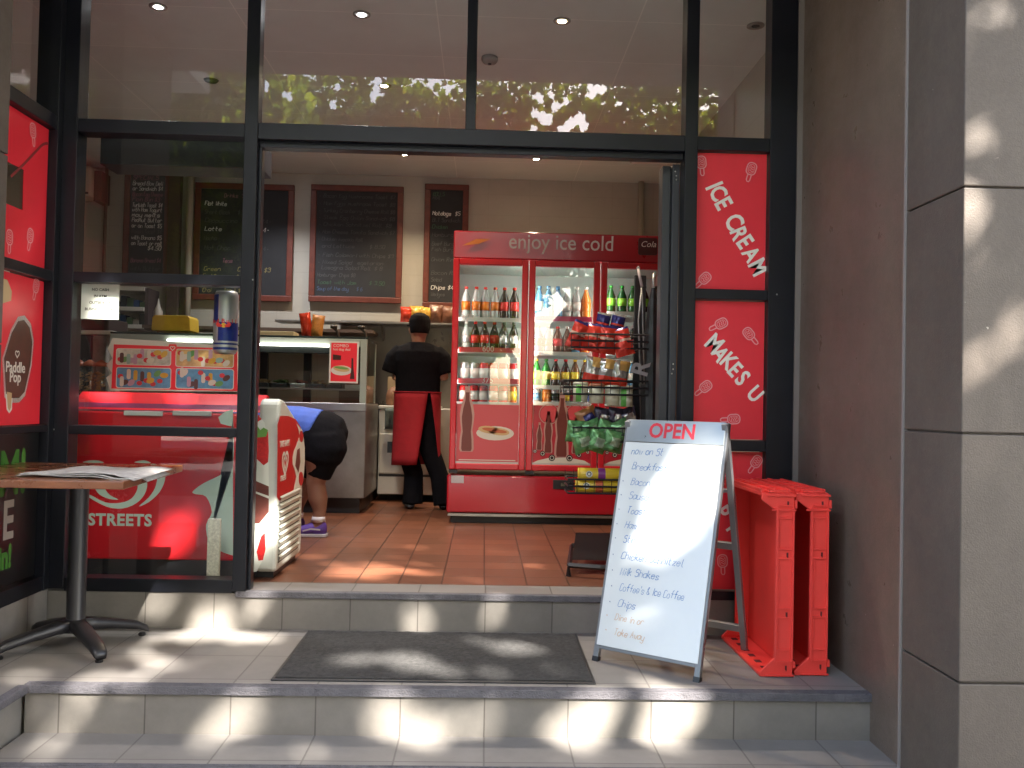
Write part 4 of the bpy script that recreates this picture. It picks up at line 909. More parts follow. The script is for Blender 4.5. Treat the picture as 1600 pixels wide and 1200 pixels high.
for i, (a, c_) in enumerate(doors):
    x0, x1 = aY(a, 560, CY).x+.002, (aY(c_, 560, CY).x if i < 2 else kx1-.004); z0, z1 = kz(735), kz(407)
    dxs.append((x0, x1)); f = .045
    d = MB().box(x0, x0+f, CY-.03, CY+.02, z0, z1).box(x1-f, x1, CY-.03, CY+.02, z0, z1).box(x0+f, x1-f, CY-.03, CY+.02, z1-f, z1).box(x0+f, x1-f, CY-.03, CY+.02, z0, z0+f).build('door', credd, t, bev=.008)
    b = MB(); y = CY-.008; b.add([(x0+f, y, z0+f), (x1-f, y, z0+f), (x1-f, y, z1-f), (x0+f, y, z1-f)], [(0, 1, 2, 3)]); b.build('door_glass', CGl, d)
    MB().box(x0+f, x1-f, CY-.018, CY-.010, z0+f, z0+f+.012).build('glazing_bead', M('bead silver', (.5, .48, .46), .4, .5), d)
    MB().box(x0-.0, x0+.06, CY-.025, CY+.01, z0-.026, z0-.003).build('hinge', dark, d)
    MB().box(x0+.008, x0+.03, CY+.025, CY+.04, kz(630), z1-f).build('light_tube', lum, t)
    for py in ((499, 549, 598, 632), (500, 553, 606, 632), (490, 553, 606, 632))[i]:
        z = kz(py, (a+c_)/2); MB().box(x0+.03, x1-.03, CY+.06, CY+.6, z-.008, z-.002).box(x0+.03, x1-.03, CY+.045, CY+.06, z-.012, z+.018).build('shelf', shelf_m, t, bev=.001)
def zsh_(i, py): return kz(py, (doors[i][0]+doors[i][1])/2)
# price strips
stripm = M('strip red', (.50, .05, .06), .5); mag = M('strip magenta', (.62, .05, .16), .5)
for i, py, s, mm in ((0, 499, '600', None), (0, 549, '600', stripm), (0, 598, '375', stripm), (1, 500, '', mag)):
    z = zsh_(i, py); x0, x1 = dxs[i]
    if mm: MB().box(x0+.05, x1-.05, CY+.035, CY+.043, z-.005, z+.03).build('price_strip', mm, t)
    if s: text('lettering', s, FRONT(x0+(.07 if py == 499 else .22), CY+.032, z-.0), .058, M('sign cream', (.7, .6, .58), .5), t)
# printed panels low on the doors
TC = FRONT(0, CY-.0105, 0)
faded = M('faded red print', (.50, .07, .08), .35); dcol = M('print cola', (.14, .03, .022), .35); glassy = M('print glass', (.42, .24, .20), .35); whp = M('print plate', (.60, .56, .48), .5)
for i in range(3):
    x0, x1 = dxs[i]; zA, zB = kz(735)+.045+.013, kz(634, 875)
    if i == 0: zB = kz(632, 760)
    t2 = MB().prism(rrect(x0+.048, x1-.048, zA, zB, .003), 0, .001, TC).build('door_print', faded if i == 0 else M('print red', (.42, .02, .035), .3, var=.25, scale=9), t)
    W = x1-x0-.09; Hh = zB-zA
    def q(u, v): return (x0+.045+W*u, zA+Hh*v)
    def cola(b, u, v, s, m0=0, m1=1):
        prof = [(.30, 0), (.36, .04), (.34, .2), (.28, .33), (.34, .48), (.36, .58), (.28, .72), (.14, .86), (.12, .97), (.14, 1.0)]
        X, Z = q(u, v)
        pts = [(X+r*s*.62, Z+h*s*2) for r, h in prof]+[(X-r*s*.62, Z+h*s*2) for r, h in prof[::-1]]
        b.prism(pts, .0014, .0020, TC, m1); b.prism([(X+(px_-X)*.72, Z+.02*s+(pz_-Z)*.9) for px_, pz_ in pts], .002, .0026, TC, m0)
    b = MB()
    if i == 0:
        cola(b, .17, .17, .235); b.prism(ell(*q(.62, .50), W*.30, Hh*.125), .0014, .002, TC, 2)
        for u, v in ((.52, .56), (.68, .53)): b.prism(ell(*q(u, v), W*.17, Hh*.065, 16, -.1), .002, .0028, TC, 3); b.prism(ell(*q(u+.01, v+.005), W*.12, Hh*.03, 14, -.1), .0028, .0034, TC, 4)
        b.prism([q(.05, .02), q(.95, .02), q(.95, .035), q(.05, .035)], .0014, .002, TC, 2)
    else:
        for u, v, s in ((.12, .22, .10), (.27, .17, .15), (.5, .10, .235), (.74, .17, .13), (.90, .22, .10)): cola(b, u, v, s, 0, 1)
        for u, v, r in ((.05, .2, .03), (.18, .16, .045), (.34, .09, .055), (.64, .09, .055), (.80, .15, .045), (.95, .2, .03)): b.prism(ell(*q(u, v), W*r, W*r), .003, .0036, TC, 5); b.ribbon(ell(*q(u, v), W*r*.6, W*r*.6, 10), .004, TC, .0042, 2, True)
        for u in (.28, .73): b.ribbon(ell(*q(u, .85), W*.17, W*.17, 22), .006, TC, .0022, 1, True); b.prism(ell(*q(u, .85), W*.15, W*.15), .0014, .002, TC, 6)
        b.prism([q(.02, .0), q(.98, .0), q(.9, .05), q(.6, .10), (q(.3, .09)), q(.1, .04)], .0012, .0014, TC, 2)
    b.build('bottle_picture', [dcol, glassy, whp, M('bun', (.55, .38, .18), .7), M('filling', (.45, .12, .05), .6), dark, M('disc red', (.55, .06, .07), .4)], t2)

# bottles and cans
def drink(kind, body, capc, lab, lb, h, r):
    t = thing(kind, lb, 'bottle' if kind != 'drink_can' else 'can', (0, 0, 0))
    if kind == 'drink_can':
        b = MB(); b.lathe([(r*.8, 0), (r, .01), (r, h-.012), (r*.85, h)], (0, 0, 0), 14); b.build('can_body', body, t, True)
        MB().lathe([(r*.83, h-.0005), (r*.8, h+.002)], (0, 0, 0), 14).build('can_lid', M('can lid', (.6, .6, .6), .3, .9), t)
        b = MB(); b.lathe([(r+.0006, h*.25), (r+.0006, h*.72)], (0, 0, 0), 14, 0); b.build('print_band', lab, t, True)
    else:
        b = MB(); b.lathe([(r*.75, 0), (r, .015), (r*.94, h*.28), (r, h*.52), (r*.97, h*.62), (r*.6, h*.78), (r*.36, h*.88), (r*.34, h*.93)], (0, 0, 0), 14); b.build('bottle_body', body, t, True)
        MB().lathe([(r*.42, h*.925), (r*.42, h*.99), (r*.36, h)], (0, 0, 0), 12).build('cap', capc, t, True)
        MB().lathe([(r*1.01, h*.30), (r*1.03, h*.40), (r*1.03, h*.56)], (0, 0, 0), 14).build('paper_label', lab, t, True)
    return t
def pm(n, c, **k): return M(n, c, k.pop('rough', .18), **k)
C = dict(cola=pm('cola', (.022, .008, .006)), orange=pm('orange drink', (.62, .16, .02)), green=pm('green bottle', (.03, .22, .03)), lime=pm('lime', (.22, .50, .05)), clear=pm('clear bottle', (.42, .45, .43)), blue=pm('blue bottle', (.10, .25, .42)),
         red=pm('red print', (.55, .02, .02)), yellow=pm('yellow print', (.66, .48, .04)), white=pm('white print', (.62, .62, .6)), silver=pm('silver can', (.55, .55, .55), metal=.6), pink=pm('pink print', (.6, .06, .2)), black=pm('black print', (.02, .02, .02)), dgreen=pm('dark green', (.012, .08, .018)), navy=pm('navy', (.02, .03, .12)), brown=pm('brown drink', (.12, .045, .015)))
protos = {}
NAMEC = dict(cola='dark cola', orange='orange', green='green', lime='lime', clear='clear', blue='blue', red='red', yellow='yellow', white='white', silver='silver', pink='pink', black='black', dgreen='dark green', navy='navy', brown='brown')
DOORN = ['left', 'middle', 'right']; ROWN = ['top', 'second', 'third', 'lowest']
rnd = random.Random(31)
def row(di, ri, py, u0, u1, items, kind, h, r):
    x0, x1 = dxs[di]; z = zsh_(di, py)-.0015; n = len(items)
    for k, (bo, ca, la) in enumerate(items):
        x = x0+.05+(x1-x0-.10)*(u0+(u1-u0)*(k+.5)/n)+rnd.uniform(-.004, .004)
        key = (kind, bo, ca, la, round(h, 3))
        noun = {'drink_can': 'can', 'drink_bottle': 'bottle'}[kind]
        lb = '%s %s from the left, %s body, %s shelf behind the %s cooler door' % (ORD[k], noun, NAMEC[bo], ROWN[ri], DOORN[di])
        loc = (x, CY+.11+rnd.uniform(0, .02), z)
        if key not in protos:
            o = drink(kind, C[bo], C[ca], C[la], lb, h, r); o.location = loc; o['group'] = noun+'s in the drinks cooler'; protos[key] = o; o.rotation_euler = (0, 0, rnd.random()*6)
        else: dup(protos[key], loc, rnd.random()*6, lb, noun+'s in the drinks cooler')
B_ = 'drink_bottle'; K_ = 'drink_can'
row(0, 0, 499, .03, .97, [('clear', 'red', 'orange')]*4+[('cola', 'red', 'red')]*2, B_, .25, .034)
row(0, 1, 549, .03, .97, [('clear', 'white', 'silver'), ('cola', 'red', 'red'), ('cola', 'red', 'red'), ('cola', 'red', 'red'), ('cola', 'black', 'silver'), ('cola', 'black', 'silver')], B_, .225, .034)
row(0, 2, 598, .02, .98, [('silver', 'silver', 'white')]*2+[('red', 'red', 'white')]*4, K_, .15, .035)
row(0, 3, 632, .02, .98, [('red', 'red', 'white')]*5+[('orange', 'orange', 'yellow')], K_, .14, .035)
row(1, 0, 500, .0, 1., [('blue', 'blue', 'white'), ('blue', 'blue', 'blue'), ('blue', 'blue', 'white'), ('clear', 'white', 'white'), ('clear', 'white', 'white'), ('orange', 'white', 'orange')], B_, .26, .037)
row(1, 1, 553, .0, 1., [('navy', 'black', 'black'), ('navy', 'black', 'black'), ('brown', 'red', 'red'), ('brown', 'white', 'brown'), ('blue', 'navy', 'navy'), ('orange', 'orange', 'orange')], B_, .21, .036)
row(1, 2, 606, -.02, 1., [('green', 'yellow', 'yellow'), ('green', 'green', 'yellow'), ('cola', 'red', 'yellow'), ('cola', 'red', 'yellow'), ('brown', 'yellow', 'yellow'), ('brown', 'yellow', 'black')], B_, .215, .034)
row(1, 3, 632, -.02, 1., [('silver', 'blue', 'blue'), ('orange', 'orange', 'orange'), ('silver', 'silver', 'black'), ('silver', 'silver', 'yellow'), ('silver', 'pink', 'pink'), ('silver', 'silver', 'navy')], K_, .115, .033)
row(2, 0, 490, .0, .98, [('dgreen', 'green', 'lime')]*3+[('cola', 'black', 'lime')]*2, B_, .22, .036)
row(2, 1, 553, .0, .98, [('cola', 'black', 'red')]*5, B_, .20, .034)
row(2, 2, 606, .0, .98, [('blue', 'white', 'white')]*5, B_, .20, .034)

# ------------------------------------------------------------------ snack rack by the door
RY = 4.98
t = thing('snack_rack', 'black wire snack rack standing inside the doorway behind the whiteboard sign', 'rack', (.75, RY, 0))
wire = M('black wire', (.012, .012, .014), .4)
def rX(px, py, y=RY): return aY(px, py, y)
post = rX(1000, 600); pz1 = rX(1000, 442).z
b = MB(); b.box(post.x-.030, post.x+.034, RY+.05, RY+.08, .04, pz1+.05); b.box(post.x+.17, post.x+.20, RY+.08, RY+.11, .04, pz1-.12); b.build('post', wire, t, bev=.003)
bx0 = post.x-.41
b = MB()
L0, L1 = aZ(888, 878, .04), aZ(945, 876, .04)
b.tube([(.447, 4.55, .0), (.447, 4.55, .055), (.60, 4.50, .055), (1.1, 4.50, .055), (1.1, 4.50, 0)], .014, 4); b.tube([(.45, 4.55, .055), (.52, 5.15, .06), (1.05, 5.15, .06), (1.12, 4.56, .055)], .014, 4)
b.add([(.47, 4.62, .07), (1.1, 4.62, .07), (1.06, 5.12, .14), (.54, 5.12, .14)], [(0, 1, 2, 3), (3, 2, 1, 0)])
b.build('foot_frame', wire, t)
baskets = [(545, 890, 520), (617, 878, 590), (690, 893, 668), (770, 885, 735)]
for i, (py, pxl, pyt) in enumerate(baskets):
    b = MB(); xl = rX(pxl, py, RY-.05).x; xr = post.x+.02; z0 = rX(960, py, RY-.08).z; z1 = z0+.075
    yf, yb_ = RY-.14, RY+.05
    for z in (z0, z1, (z0+z1)/2): b.tube([(xl, yb_, z), (xl, yf, z), (xr, yf, z), (xr, yb_, z), (xl, yb_, z)], .0055, 5)
    nn = 9
    for k in range(nn+1):
        x = xl+(xr-xl)*k/nn; b.tube([(x, yf, z1), (x, yf, z0), (x, yb_, z0), (x, yb_, z1+.04)], .0018, 4)
    b.build('basket', wire, t)
def pack(name, px, py, y, w_, h_, d_, mats, lab, grp, rot=(0, 0, 0), seed=0, mf=None):
    p = aY(px-4, py+2, y); R3 = (Matrix.Rotation(rot[0], 3, 'X') @ Matrix.Rotation(rot[1], 3, 'Y') @ Matrix.Rotation(rot[2], 3, 'Z'))
    b = MB(); crinkle(b, p, w_, h_, d_, R3, 0, (10, 12), .16, seed, mf); o = b.build(name, mats, None, True); tag(o, lab, 'chip bag', grp); return o
rf = M('rack red foil', (.62, .05, .03), .22, .3, var=.15, scale=20); nf = M('rack navy foil', (.03, .03, .14), .25, .3); gf = M('rack green foil', (.13, .33, .13), .22, .35, var=.5, scale=18); gf2 = M('rack pale green foil', (.36, .48, .33), .22, .3, var=.3, scale=30); silf = M('silver foil', (.5, .5, .48), .2, .7)
mfr = lambda u, v: 1 if v > .9 else (2 if (.45 < v < .52) else 0)
for i, px in enumerate((908, 930, 954, 976)):
    pack('chip_bag', px, 522-i*.5+i*4, RY-.09-.01*i, .105, .155, .055, [rf, nf, M('foil flash', (.6, .4, .3), .3)], '%s red chip bag from the left in the top basket of the rack' % ORD[i], 'chip bags on the snack rack', (.1*(-1)**i, .38-.22*i*(1 if i % 2 else .6), .15*(-1)**i), 40+i, mfr)
for i, px in enumerate((945, 968)):
    pack('chip_bag', px, 505+i*2, RY-.0, .08, .13, .05, [nf, silf, rf], '%s navy and silver chip bag sticking up behind the red ones' % ['left', 'right'][i], 'chip bags on the snack rack', (.1, .2, 0), 50+i, mfr)
mf2 = lambda u, v: 1 if v > .6 and u > .3 else (2 if v < .35 else 0)
for i, px in enumerate((930, 950, 972)):
    pack('chip_bag', px, 578+i*3, RY-.02, .10, .16, .05, [silf, M('foil gold', (.5, .32, .10), .3, .3), rf], '%s white, gold and red chip bag from the left in the second basket' % ORD[i], 'chip bags on the snack rack', (.1, .15, 0), 60+i, mf2)
tube_g = M('tube green', (.12, .40, .08), .35); tube_w = M('tube cream', (.58, .58, .44), .4)
for i, px in enumerate((907, 932, 956, 977)):
    p = aY(px, 612+i*2.5, RY-.09); o = thing('snack_tub', '%s green and cream snack tub from the left in the second basket' % ORD[i], 'tub', (p.x, RY-.09, p.z-.06), 'snack tubs on the rack')
    r_ = .040; b = MB(); k = 0; n = 16; zz = p.z-.055
    for h in (0, .095):
        for j in range(n): a = 2*pi*j/n; b.v.append((p.x+r_*sin(a), RY-.09-r_*cos(a), zz+h))
    for j in range(n): b.f.append((j, (j+1) % n, n+(j+1) % n, n+j)); b.m.append(0 if (3 <= j < 12 or (i in (0, 3) and j > 13)) else 1)
    b.f.append(tuple(range(n))[::-1]); b.m.append(0); b.f.append(tuple(range(n, 2*n))); b.m.append(1); b.build('tub_wall', [tube_g, tube_w], o, True)
    MB().lathe([(r_+.003, .094), (r_+.003, .104), (r_-.005, .108)], (p.x, RY-.09, zz), 16).build('lid', [tube_w if i != 1 else M('tub lid orange', (.5, .2, .1), .4)], o, True)
mf3 = lambda u, v: 1 if (.25 < u < .75 and .3 < v < .7) else 0
k = 0
for r_, (py, pxs) in enumerate(((652, (922, 945, 968, 985)), (672, (905, 928, 950, 972)), (688, (915, 938, 962)))):
    for px in pxs:
        if py == 652: mm = [M('foil dark', (.05, .04, .07), .2, .3, var=.5, scale=30), silf] if px > 935 else [M('foil brown', (.28, .12, .04), .3, .2), nf]
        else: mm = [gf, gf2]
        lab = ('%s dark chip bag from the left at the back of the third basket' if r_ == 0 else ('%s green chip bag from the left in the upper row of the third basket' if r_ == 1 else '%s green chip bag from the left in the lower front row of the third basket')) % ORD[pxs.index(px)]
        pack('chip_bag', px, py, RY-.04-.045*r_, .12, .12, .07, mm, lab, 'chip bags on the snack rack', (.2, .4*sin(px), .2), 70+k, mf3); k += 1
ty = M('tube yellow', (.66, .46, .03), .35); tp = M('tube purple', (.20, .03, .20), .35); to = M('tube orange red', (.60, .12, .04), .35)
for i, (px, py, m2) in enumerate(((905, 741, tp), (901, 759, to))):
    o = thing('snack_tube', ['upper yellow and purple snack tube lying on the rack', 'lower yellow and red snack tube lying on the rack'][i], 'snack tube', tuple(aY(px, py, RY-.1)), 'snack tubes lying on the rack')
    p = aY(px, py, RY-.1); b = MB(); b.lathe([(.034, 0), (.036, .004), (.036, .10), (.036, .14), (.036, .26), (.034, .262)], p, 18, [0, 0, 1, 0, 1], 'X'); b.build('tube_body', [ty, m2], o, True)
    MB().lathe([(.0365, -.006), (.0365, .003)], p, 18, 0, 'X').build('lid', ty, o, True)
    b = MB(); b.prism(ell(p.x+.05, p.z+.004, .018, .018), 0, .002, FRONT(0, p.y-.0362, 0), 0); b.ribbon(ell(p.x+.05, p.z+.006, .010, .010, 12), .004, FRONT(0, p.y-.039, 0), 0, 1, True); b.build('face_print', [creamw, dark], o)
# white grabber pole and black umbrella hung on the rack
t = thing('grabber_pole', 'white handled reaching pole leaning on the snack rack', 'pole', tuple(aY(998, 520, 4.9)))
h0, h1, h2, h3 = aY(997, 420, 4.9), aY(1003, 448, 4.9), aY(1001, 500, 4.9), aY(1001, 600, 4.9)
MB().tube([h0, h1], .008, 8).tube([h0+Vector((-.006, 0, 0)), h0+Vector((0, 0, .012)), h0+Vector((.008, 0, 0))], .006, 6).build('grip', M('pinkish white', (.5, .42, .42), .4), t, True)
MB().tube([h1, h2+Vector((-.012, 0, 0)), h3], .005, 6).tube([h1, h2+Vector((.012, 0, 0)), h3+Vector((.02, 0, 0))], .004, 6).build('shaft', M('grey rod', (.35, .35, .34), .3, .5), t, True)
t = thing('black_banner_bag', 'tall black folded umbrella with white letters hanging beside the rack', 'umbrella', tuple(aY(1018, 690, 4.95)))
u0, u1 = aY(1021, 450, 4.95), aY(1019, 700, 4.95)
b = MB(); b.loft([(u1+(u0-u1)*h, (r*.075, 0, 0), (0, r*.05, 0)) for h, r in ((0, .5), (.1, .9), (.35, 1), (.6, .85), (.75, .6), (.88, .45), (1, .15))], 11, 0, 1.1)
b.build('folded_canopy', M('black nylon', (.012, .012, .014), .35, var=.5, scale=20, bump=.6, bscale=18), t, False)
pz = aY(1008, 590, 4.9); text('lettering', 'R', frame((pz.x, 4.87, pz.z), (.25, 0, .97), (-.97, 0, .25)) , .13, M('letter grey', (.30, .28, .27), .6), t, bold=.004)
MB().tube([u0+Vector((0, 0, -.02)), u0+Vector((0, 0, .08))], .007, 8).build('tip', M('tip metal', (.5, .5, .5), .3, .8), t, True)
# orange display stand at the right
t = thing('orange_stand', 'narrow orange card stand with hanging packets behind the folded door', 'display stand', tuple(aY(1036, 690, 5.2)))
q0, q1 = aY(1030, 700, 5.2), aY(1042, 522, 5.2)
MB().box(q0.x, q1.x+.2, 5.2, 5.21, 0, q1.z).build('card', M('orange card', (.50, .22, .03), .6, var=.12, scale=5), t)
for i, (py, m) in enumerate(((548, redfoil), (575, silf), (630, silf), (600, redfoil))):
    b = MB(); p = aY(1030+i*2, py, 5.17); crinkle(b, p, .06, .10, .03, None, 0, seed=90+i); b.build('packet', [m], t, True)

# folded door leaf
t = thing('glass_door', 'dark metal door leaf folded back against the right side of the doorway', 'door', (.93, 4.25, 0))
dx = xd0-.035
b = MB(); b.box(dx-.0, dx+.035, FY+.102, FY+.20, .01, zt0-.035); b.box(dx-.042, dx-.004, FY+.125, FY+.215, .012, zt0-.037)
b.build('frame', M('door frame grey', (.035, .038, .045), .35), t, bev=.003)
MB().box(dx-.003, dx-.001, FY+.13, FY+.19, .02, zt0-.05).build('seal', dark, t)
b = MB()
for py in (268, 275, 281, 569, 577, 584):
    p = aY(1057 if py % 2 else 1059, py, FY+.101); b.lathe([(.004, 0), (.003, -.003)], (dx+.012+.006*(py % 2), FY+.1015, p.z), 8, 0, 'Y')
b.build('bolt', M('zinc', (.6, .6, .58), .3, 1.), t)

# ------------------------------------------------------------------ whiteboard sign
t = thing('a_frame_sign', 'white A-frame whiteboard sign reading OPEN with handwritten menu', 'sign board', (.75, 3.6, -.17))
FL, FR_, BR = aZ(925, 1032, -.17), aZ(1092, 1067, -.17), aZ(1181, 1022, -.17)
ax = (FR_-FL).normalized(); Wb = (FR_-FL).length
bk = Vector((-ax.y, ax.x, 0))
tl = aY(974, 656, (FL.y+FR_.y)/2+.18); ztop = tl.z
ldir = BR-FR_; dback = ldir.dot(bk)         # spread of the legs
half = dback/2
O = FL; Hh = ztop+.17
up = (Vector((0, 0, Hh))+bk*half); Ls = up.length; up.normalize()
TW = frame(O, ax, up)                       # front panel: x along the foot line, y up the slope, z towards the viewer
alu = M('aluminium frame', (.20, .21, .22), .4, .4, var=.1, scale=10)
b = MB(); r_ = .012
b.box(0, .024, .0, Ls-.002, -.024, 0, 0, TW); b.box(Wb-.024, Wb, 0, Ls-.002, -.024, 0, 0, TW); b.box(.0241, Wb-.0241, .052, .072, -.022, -.002, 0, TW); b.box(.0241, Wb-.0241, Ls-.022, Ls-.002, -.022, -.002, 0, TW)
b.build('front_frame', alu, t, bev=.002)
MB().box(-.001, .025, -.001, .02, -.025, .001, 0, TW).box(Wb-.025, Wb+.001, -.001, .02, -.025, .001, 0, TW).build('foot_cap', dark, t)
wb = M('whiteboard', (.72, .76, .76), .22, var=.03, scale=4, coat=.3)
MB().box(.012, Wb-.012, .066, Ls-.10, -.006, .004, 0, TW).build('whiteboard', wb, t, bev=.001)
MB().box(.010, Wb-.010, Ls-.098, Ls-.001, -.008, .005, 0, TW).build('header_strip', M('header steel', (.40, .42, .41), .3, .7, var=.05, scale=6), t, bev=.002)
text('lettering', 'OPEN', TW @ Matrix.Translation((Wb*.25, Ls-.076, .0056)), .088, M('open red', (.68, .03, .05), .5), t, bold=.0022, spacing=1.0, sx=.92)
back_up = (Vector((0, 0, Hh))-bk*half).normalized()
O2 = O+bk*dback; T2 = frame(O2, ax, back_up)
b = MB(); b.box(0, .024, 0, Ls-.004, 0, .022, 0, T2); b.box(Wb-.026, Wb, 0, Ls-.004, 0, .022, 0, T2); b.box(.0241, Wb-.0261, .10, .13, .002, .02, 0, T2); b.box(.0241, Wb-.0261, .47, .50, .002, .02, 0, T2); b.box(.0241, Wb-.0261, .72, .735, .002, .02, 0, T2)
b.build('rear_frame', alu, t, bev=.002)
bi = M('marker blue', (.13, .26, .50), .8); bo = M('marker orange', (.62, .38, .20), .8); bdk = M('marker dark', (.10, .16, .30), .8)
lines = [(.118, .10, 'now on St', 0), (.19, .13, 'Breakfast $', 0), (.262, .14, 'Bacon and Egg', 0), (.327, .14, 'Sausage Roll', 0), (.395, .14, 'Toasties', 0), (.462, .14, 'Ham salad', 0), (.527, .145, 'Steak Sandwiches', 0), (.602, .145, 'Chicken Schnitzel', 0),
         (.672, .16, 'Milk Shakes', 0), (.742, .175, "Coffee's & Ice Coffee", 0), (.812, .18, 'Chips', 0), (.872, .17, 'Dine in or', 1), (.935, .18, 'Take Away', 1)]
for i, (v, u, s, m) in enumerate(lines):
    v = .115+(v-.118)*.90; b = MB(); y = Ls*(1-v)-.024; x = Wb*u
    hand(b, s, x, y-.012, .030 if m == 0 else .026, TW, .0025 if m == 0 else .0020, .28, .28, .80 if len(s) < 20 else .66, m, .0047, i+5, .0)
    if 2 <= i: hand(b, '*', x-.042, y-.006, .022, TW, .003, 0, 0, .7, m if m else 2, .0047, i)
    b.build('handwriting', [bi, bo, bdk], t)

# ------------------------------------------------------------------ red crates
cr = M('crate red', (.82, .055, .042), .42, var=.07, scale=6, bump=.05, bscale=80)
hole = M('crate hole', (.10, .008, .008), .8)
def crate(x, yf, lab, rz=0.):
    """tray standing on its long edge; the floor of the tray is at the right, the open side faces left"""
    t = thing('bread_crate', lab, 'crate', (x, yf, -.17), 'red plastic trays standing on end by the reveal wall')
    Dp, Hc, z0 = .56, .715, -.17; wl, wd = .128, .072; th = .012
    TY = Matrix(((1, 0, 0, 0), (0, 0, -1, 0), (0, 1, 0, 0), (0, 0, 0, 1)))
    b = MB(); b.box(x-th, x-.001, yf+.014, yf+Dp-.014, z0+.016, z0+Hc-.016)
    b.build('tray_floor', cr, t, bev=.002)
    # front and back walls, shallow in the middle with deep ramped corners
    prof = [(x, z0), (x-wl, z0), (x-wl-.003, z0+.015), (x-wd, z0+.072), (x-wd, z0+Hc-.072), (x-wl-.003, z0+Hc-.030), (x-wl, z0+Hc-.004), (x, z0+Hc-.004)]
    for y in (yf, yf+Dp-.014):
        b = MB(); b.prism(prof, -y-.014, -y, TY); b.build('end_wall', cr, t, bev=.003)
    b = MB(); b.box(x-wl, x, yf+.0141, yf+Dp-.0141, z0+.001, z0+.014)
    w1 = b.build('long_wall', cr, t, bev=.002)
    b = MB()
    for k in range(6): b.box(x-wl+.03, x-wl+.055, yf+.06+k*.085, yf+.095+k*.085, z0+.0142, z0+.0152)
    b.build('slot', hole, w1)
    b = MB(); b.box(x-wl, x, yf+.0141, yf+Dp-.0141, z0+Hc-.016, z0+Hc-.002)
    for k in range(7): b.box(x-wl+.012, x-.012, yf+.03+k*.078, yf+.036+k*.078, z0+Hc-.002, z0+Hc+.009)
    for xx in (x-.012, x-wl*.55, x-wl+.006): b.box(xx-.005, xx+.005, yf+.02, yf+Dp-.02, z0+Hc-.002, z0+Hc+.011)
    b.box(x-wl*.8, x-.02, yf+.001, yf+.03, z0+Hc-.002, z0+Hc+.006)
    b.build('long_wall', cr, t, bev=.0015)
    # ribs, bosses and slots on the near wall
    b = MB()
    for xx in (x-wd+.001, x-.009): b.box(xx, xx+.008, yf-.007, yf-.0005, z0+.06, z0+Hc-.06)
    for zz in (.055, .10, .225, .26, .455, .49, .612, .66): b.box(x-wd+.0092, x-.0092, yf-.006, yf-.0005, z0+zz, z0+zz+.006)
    b.box(x-wd-.02, x+.004, yf-.009, yf-.0005, z0+Hc-.072, z0+Hc-.066); b.box(x-wd-.04, x+.004, yf-.008, yf-.0005, z0+Hc-.016, z0+Hc-.008)
    b.box(x-wd-.035, x+.004, yf-.009, yf-.0005, z0+.004, z0+.010)
    b.box(x-wd+.014, x-wd+.018, yf-.004, yf-.0005, z0+.11, z0+.22); b.box(x-wd+.014, x-wd+.018, yf-.004, yf-.0005, z0+.27, z0+.45); b.box(x-wd+.014, x-wd+.018, yf-.004, yf-.0005, z0+.5, z0+.61)
    b.box(x+.0005, x+.010, yf-.003, yf+.02, z0+.035, z0+.062); b.box(x+.0005, x+.010, yf-.003, yf+.02, z0+Hc-.062, z0+Hc-.03)
    b.build('ribs', cr, t, bev=.0012)
    b = MB()
    for zz in (.036, .242, .473, .672): b.box(x-.030, x-.023, yf-.0022, yf-.0006, z0+zz-.008, z0+zz+.008); b.box(x-.027, x-.024, yf-.0026, yf-.0006, z0+zz-.013, z0+zz-.008)
    b.build('slot', hole, t)
    return t
cp = aZ(1238, 1058, -.17)
c1_ = crate(cp.x, cp.y, 'red plastic bread tray standing on end, nearer the whiteboard sign')
c2_ = crate(aZ(1292, 1056, -.17).x, aZ(1292, 1056, -.17).y, 'red plastic bread tray standing on end against the brown wall')

# ------------------------------------------------------------------ doormat
m0, m1, m2, m3 = [aZ(px, py, -.165) for px, py in ((478, 986), (903, 991), (928, 1067), (426, 1063))]
matm = M('mat pile', (.055, .054, .053), .95, var=.45, scale=60, bump=1., bscale=350)
t = thing('doormat', 'black ribbed doormat lying on the landing in front of the doorway', 'doormat', (-.16, 3.7, -.17))
b = MB(); N = 90; rnd = random.Random(2)
xl, xr = (m0.x+m3.x)/2, (m1.x+m2.x)/2; yn, yf_ = (m2.y+m3.y)/2, (m0.y+m1.y)/2
for j in range(N+1):
    for i in range(N+1): b.v.append((xl+.015+(xr-xl-.03)*i/N, yn+.015+(yf_-yn-.03)*j/N, -.160+rnd.uniform(-.0012, .0012)+.0022*(j % 2)+.0015*sin(i*.7)*sin(j*.4)))
for j in range(N):
    for i in range(N): a = j*(N+1)+i; b.f.append((a, a+1, a+N+2, a+N+1)); b.m.append(0)
b.box(xl+.012, xr-.012, yn+.012, yf_-.012, -.1695, -.162)
b.build('pile', matm, t, True)
b = MB()
for a_, c_ in (((xl, yn), (xr, yn+.022)), ((xl, yf_-.02), (xr, yf_)), ((xl, yn+.022), (xl+.018, yf_-.02)), ((xr-.018, yn+.022), (xr, yf_-.02))): b.box(a_[0], c_[0], a_[1], c_[1], -.1692, -.163)
b.build('rubber_edge', M('mat rubber', (.02, .02, .022), .45), t, bev=.002)

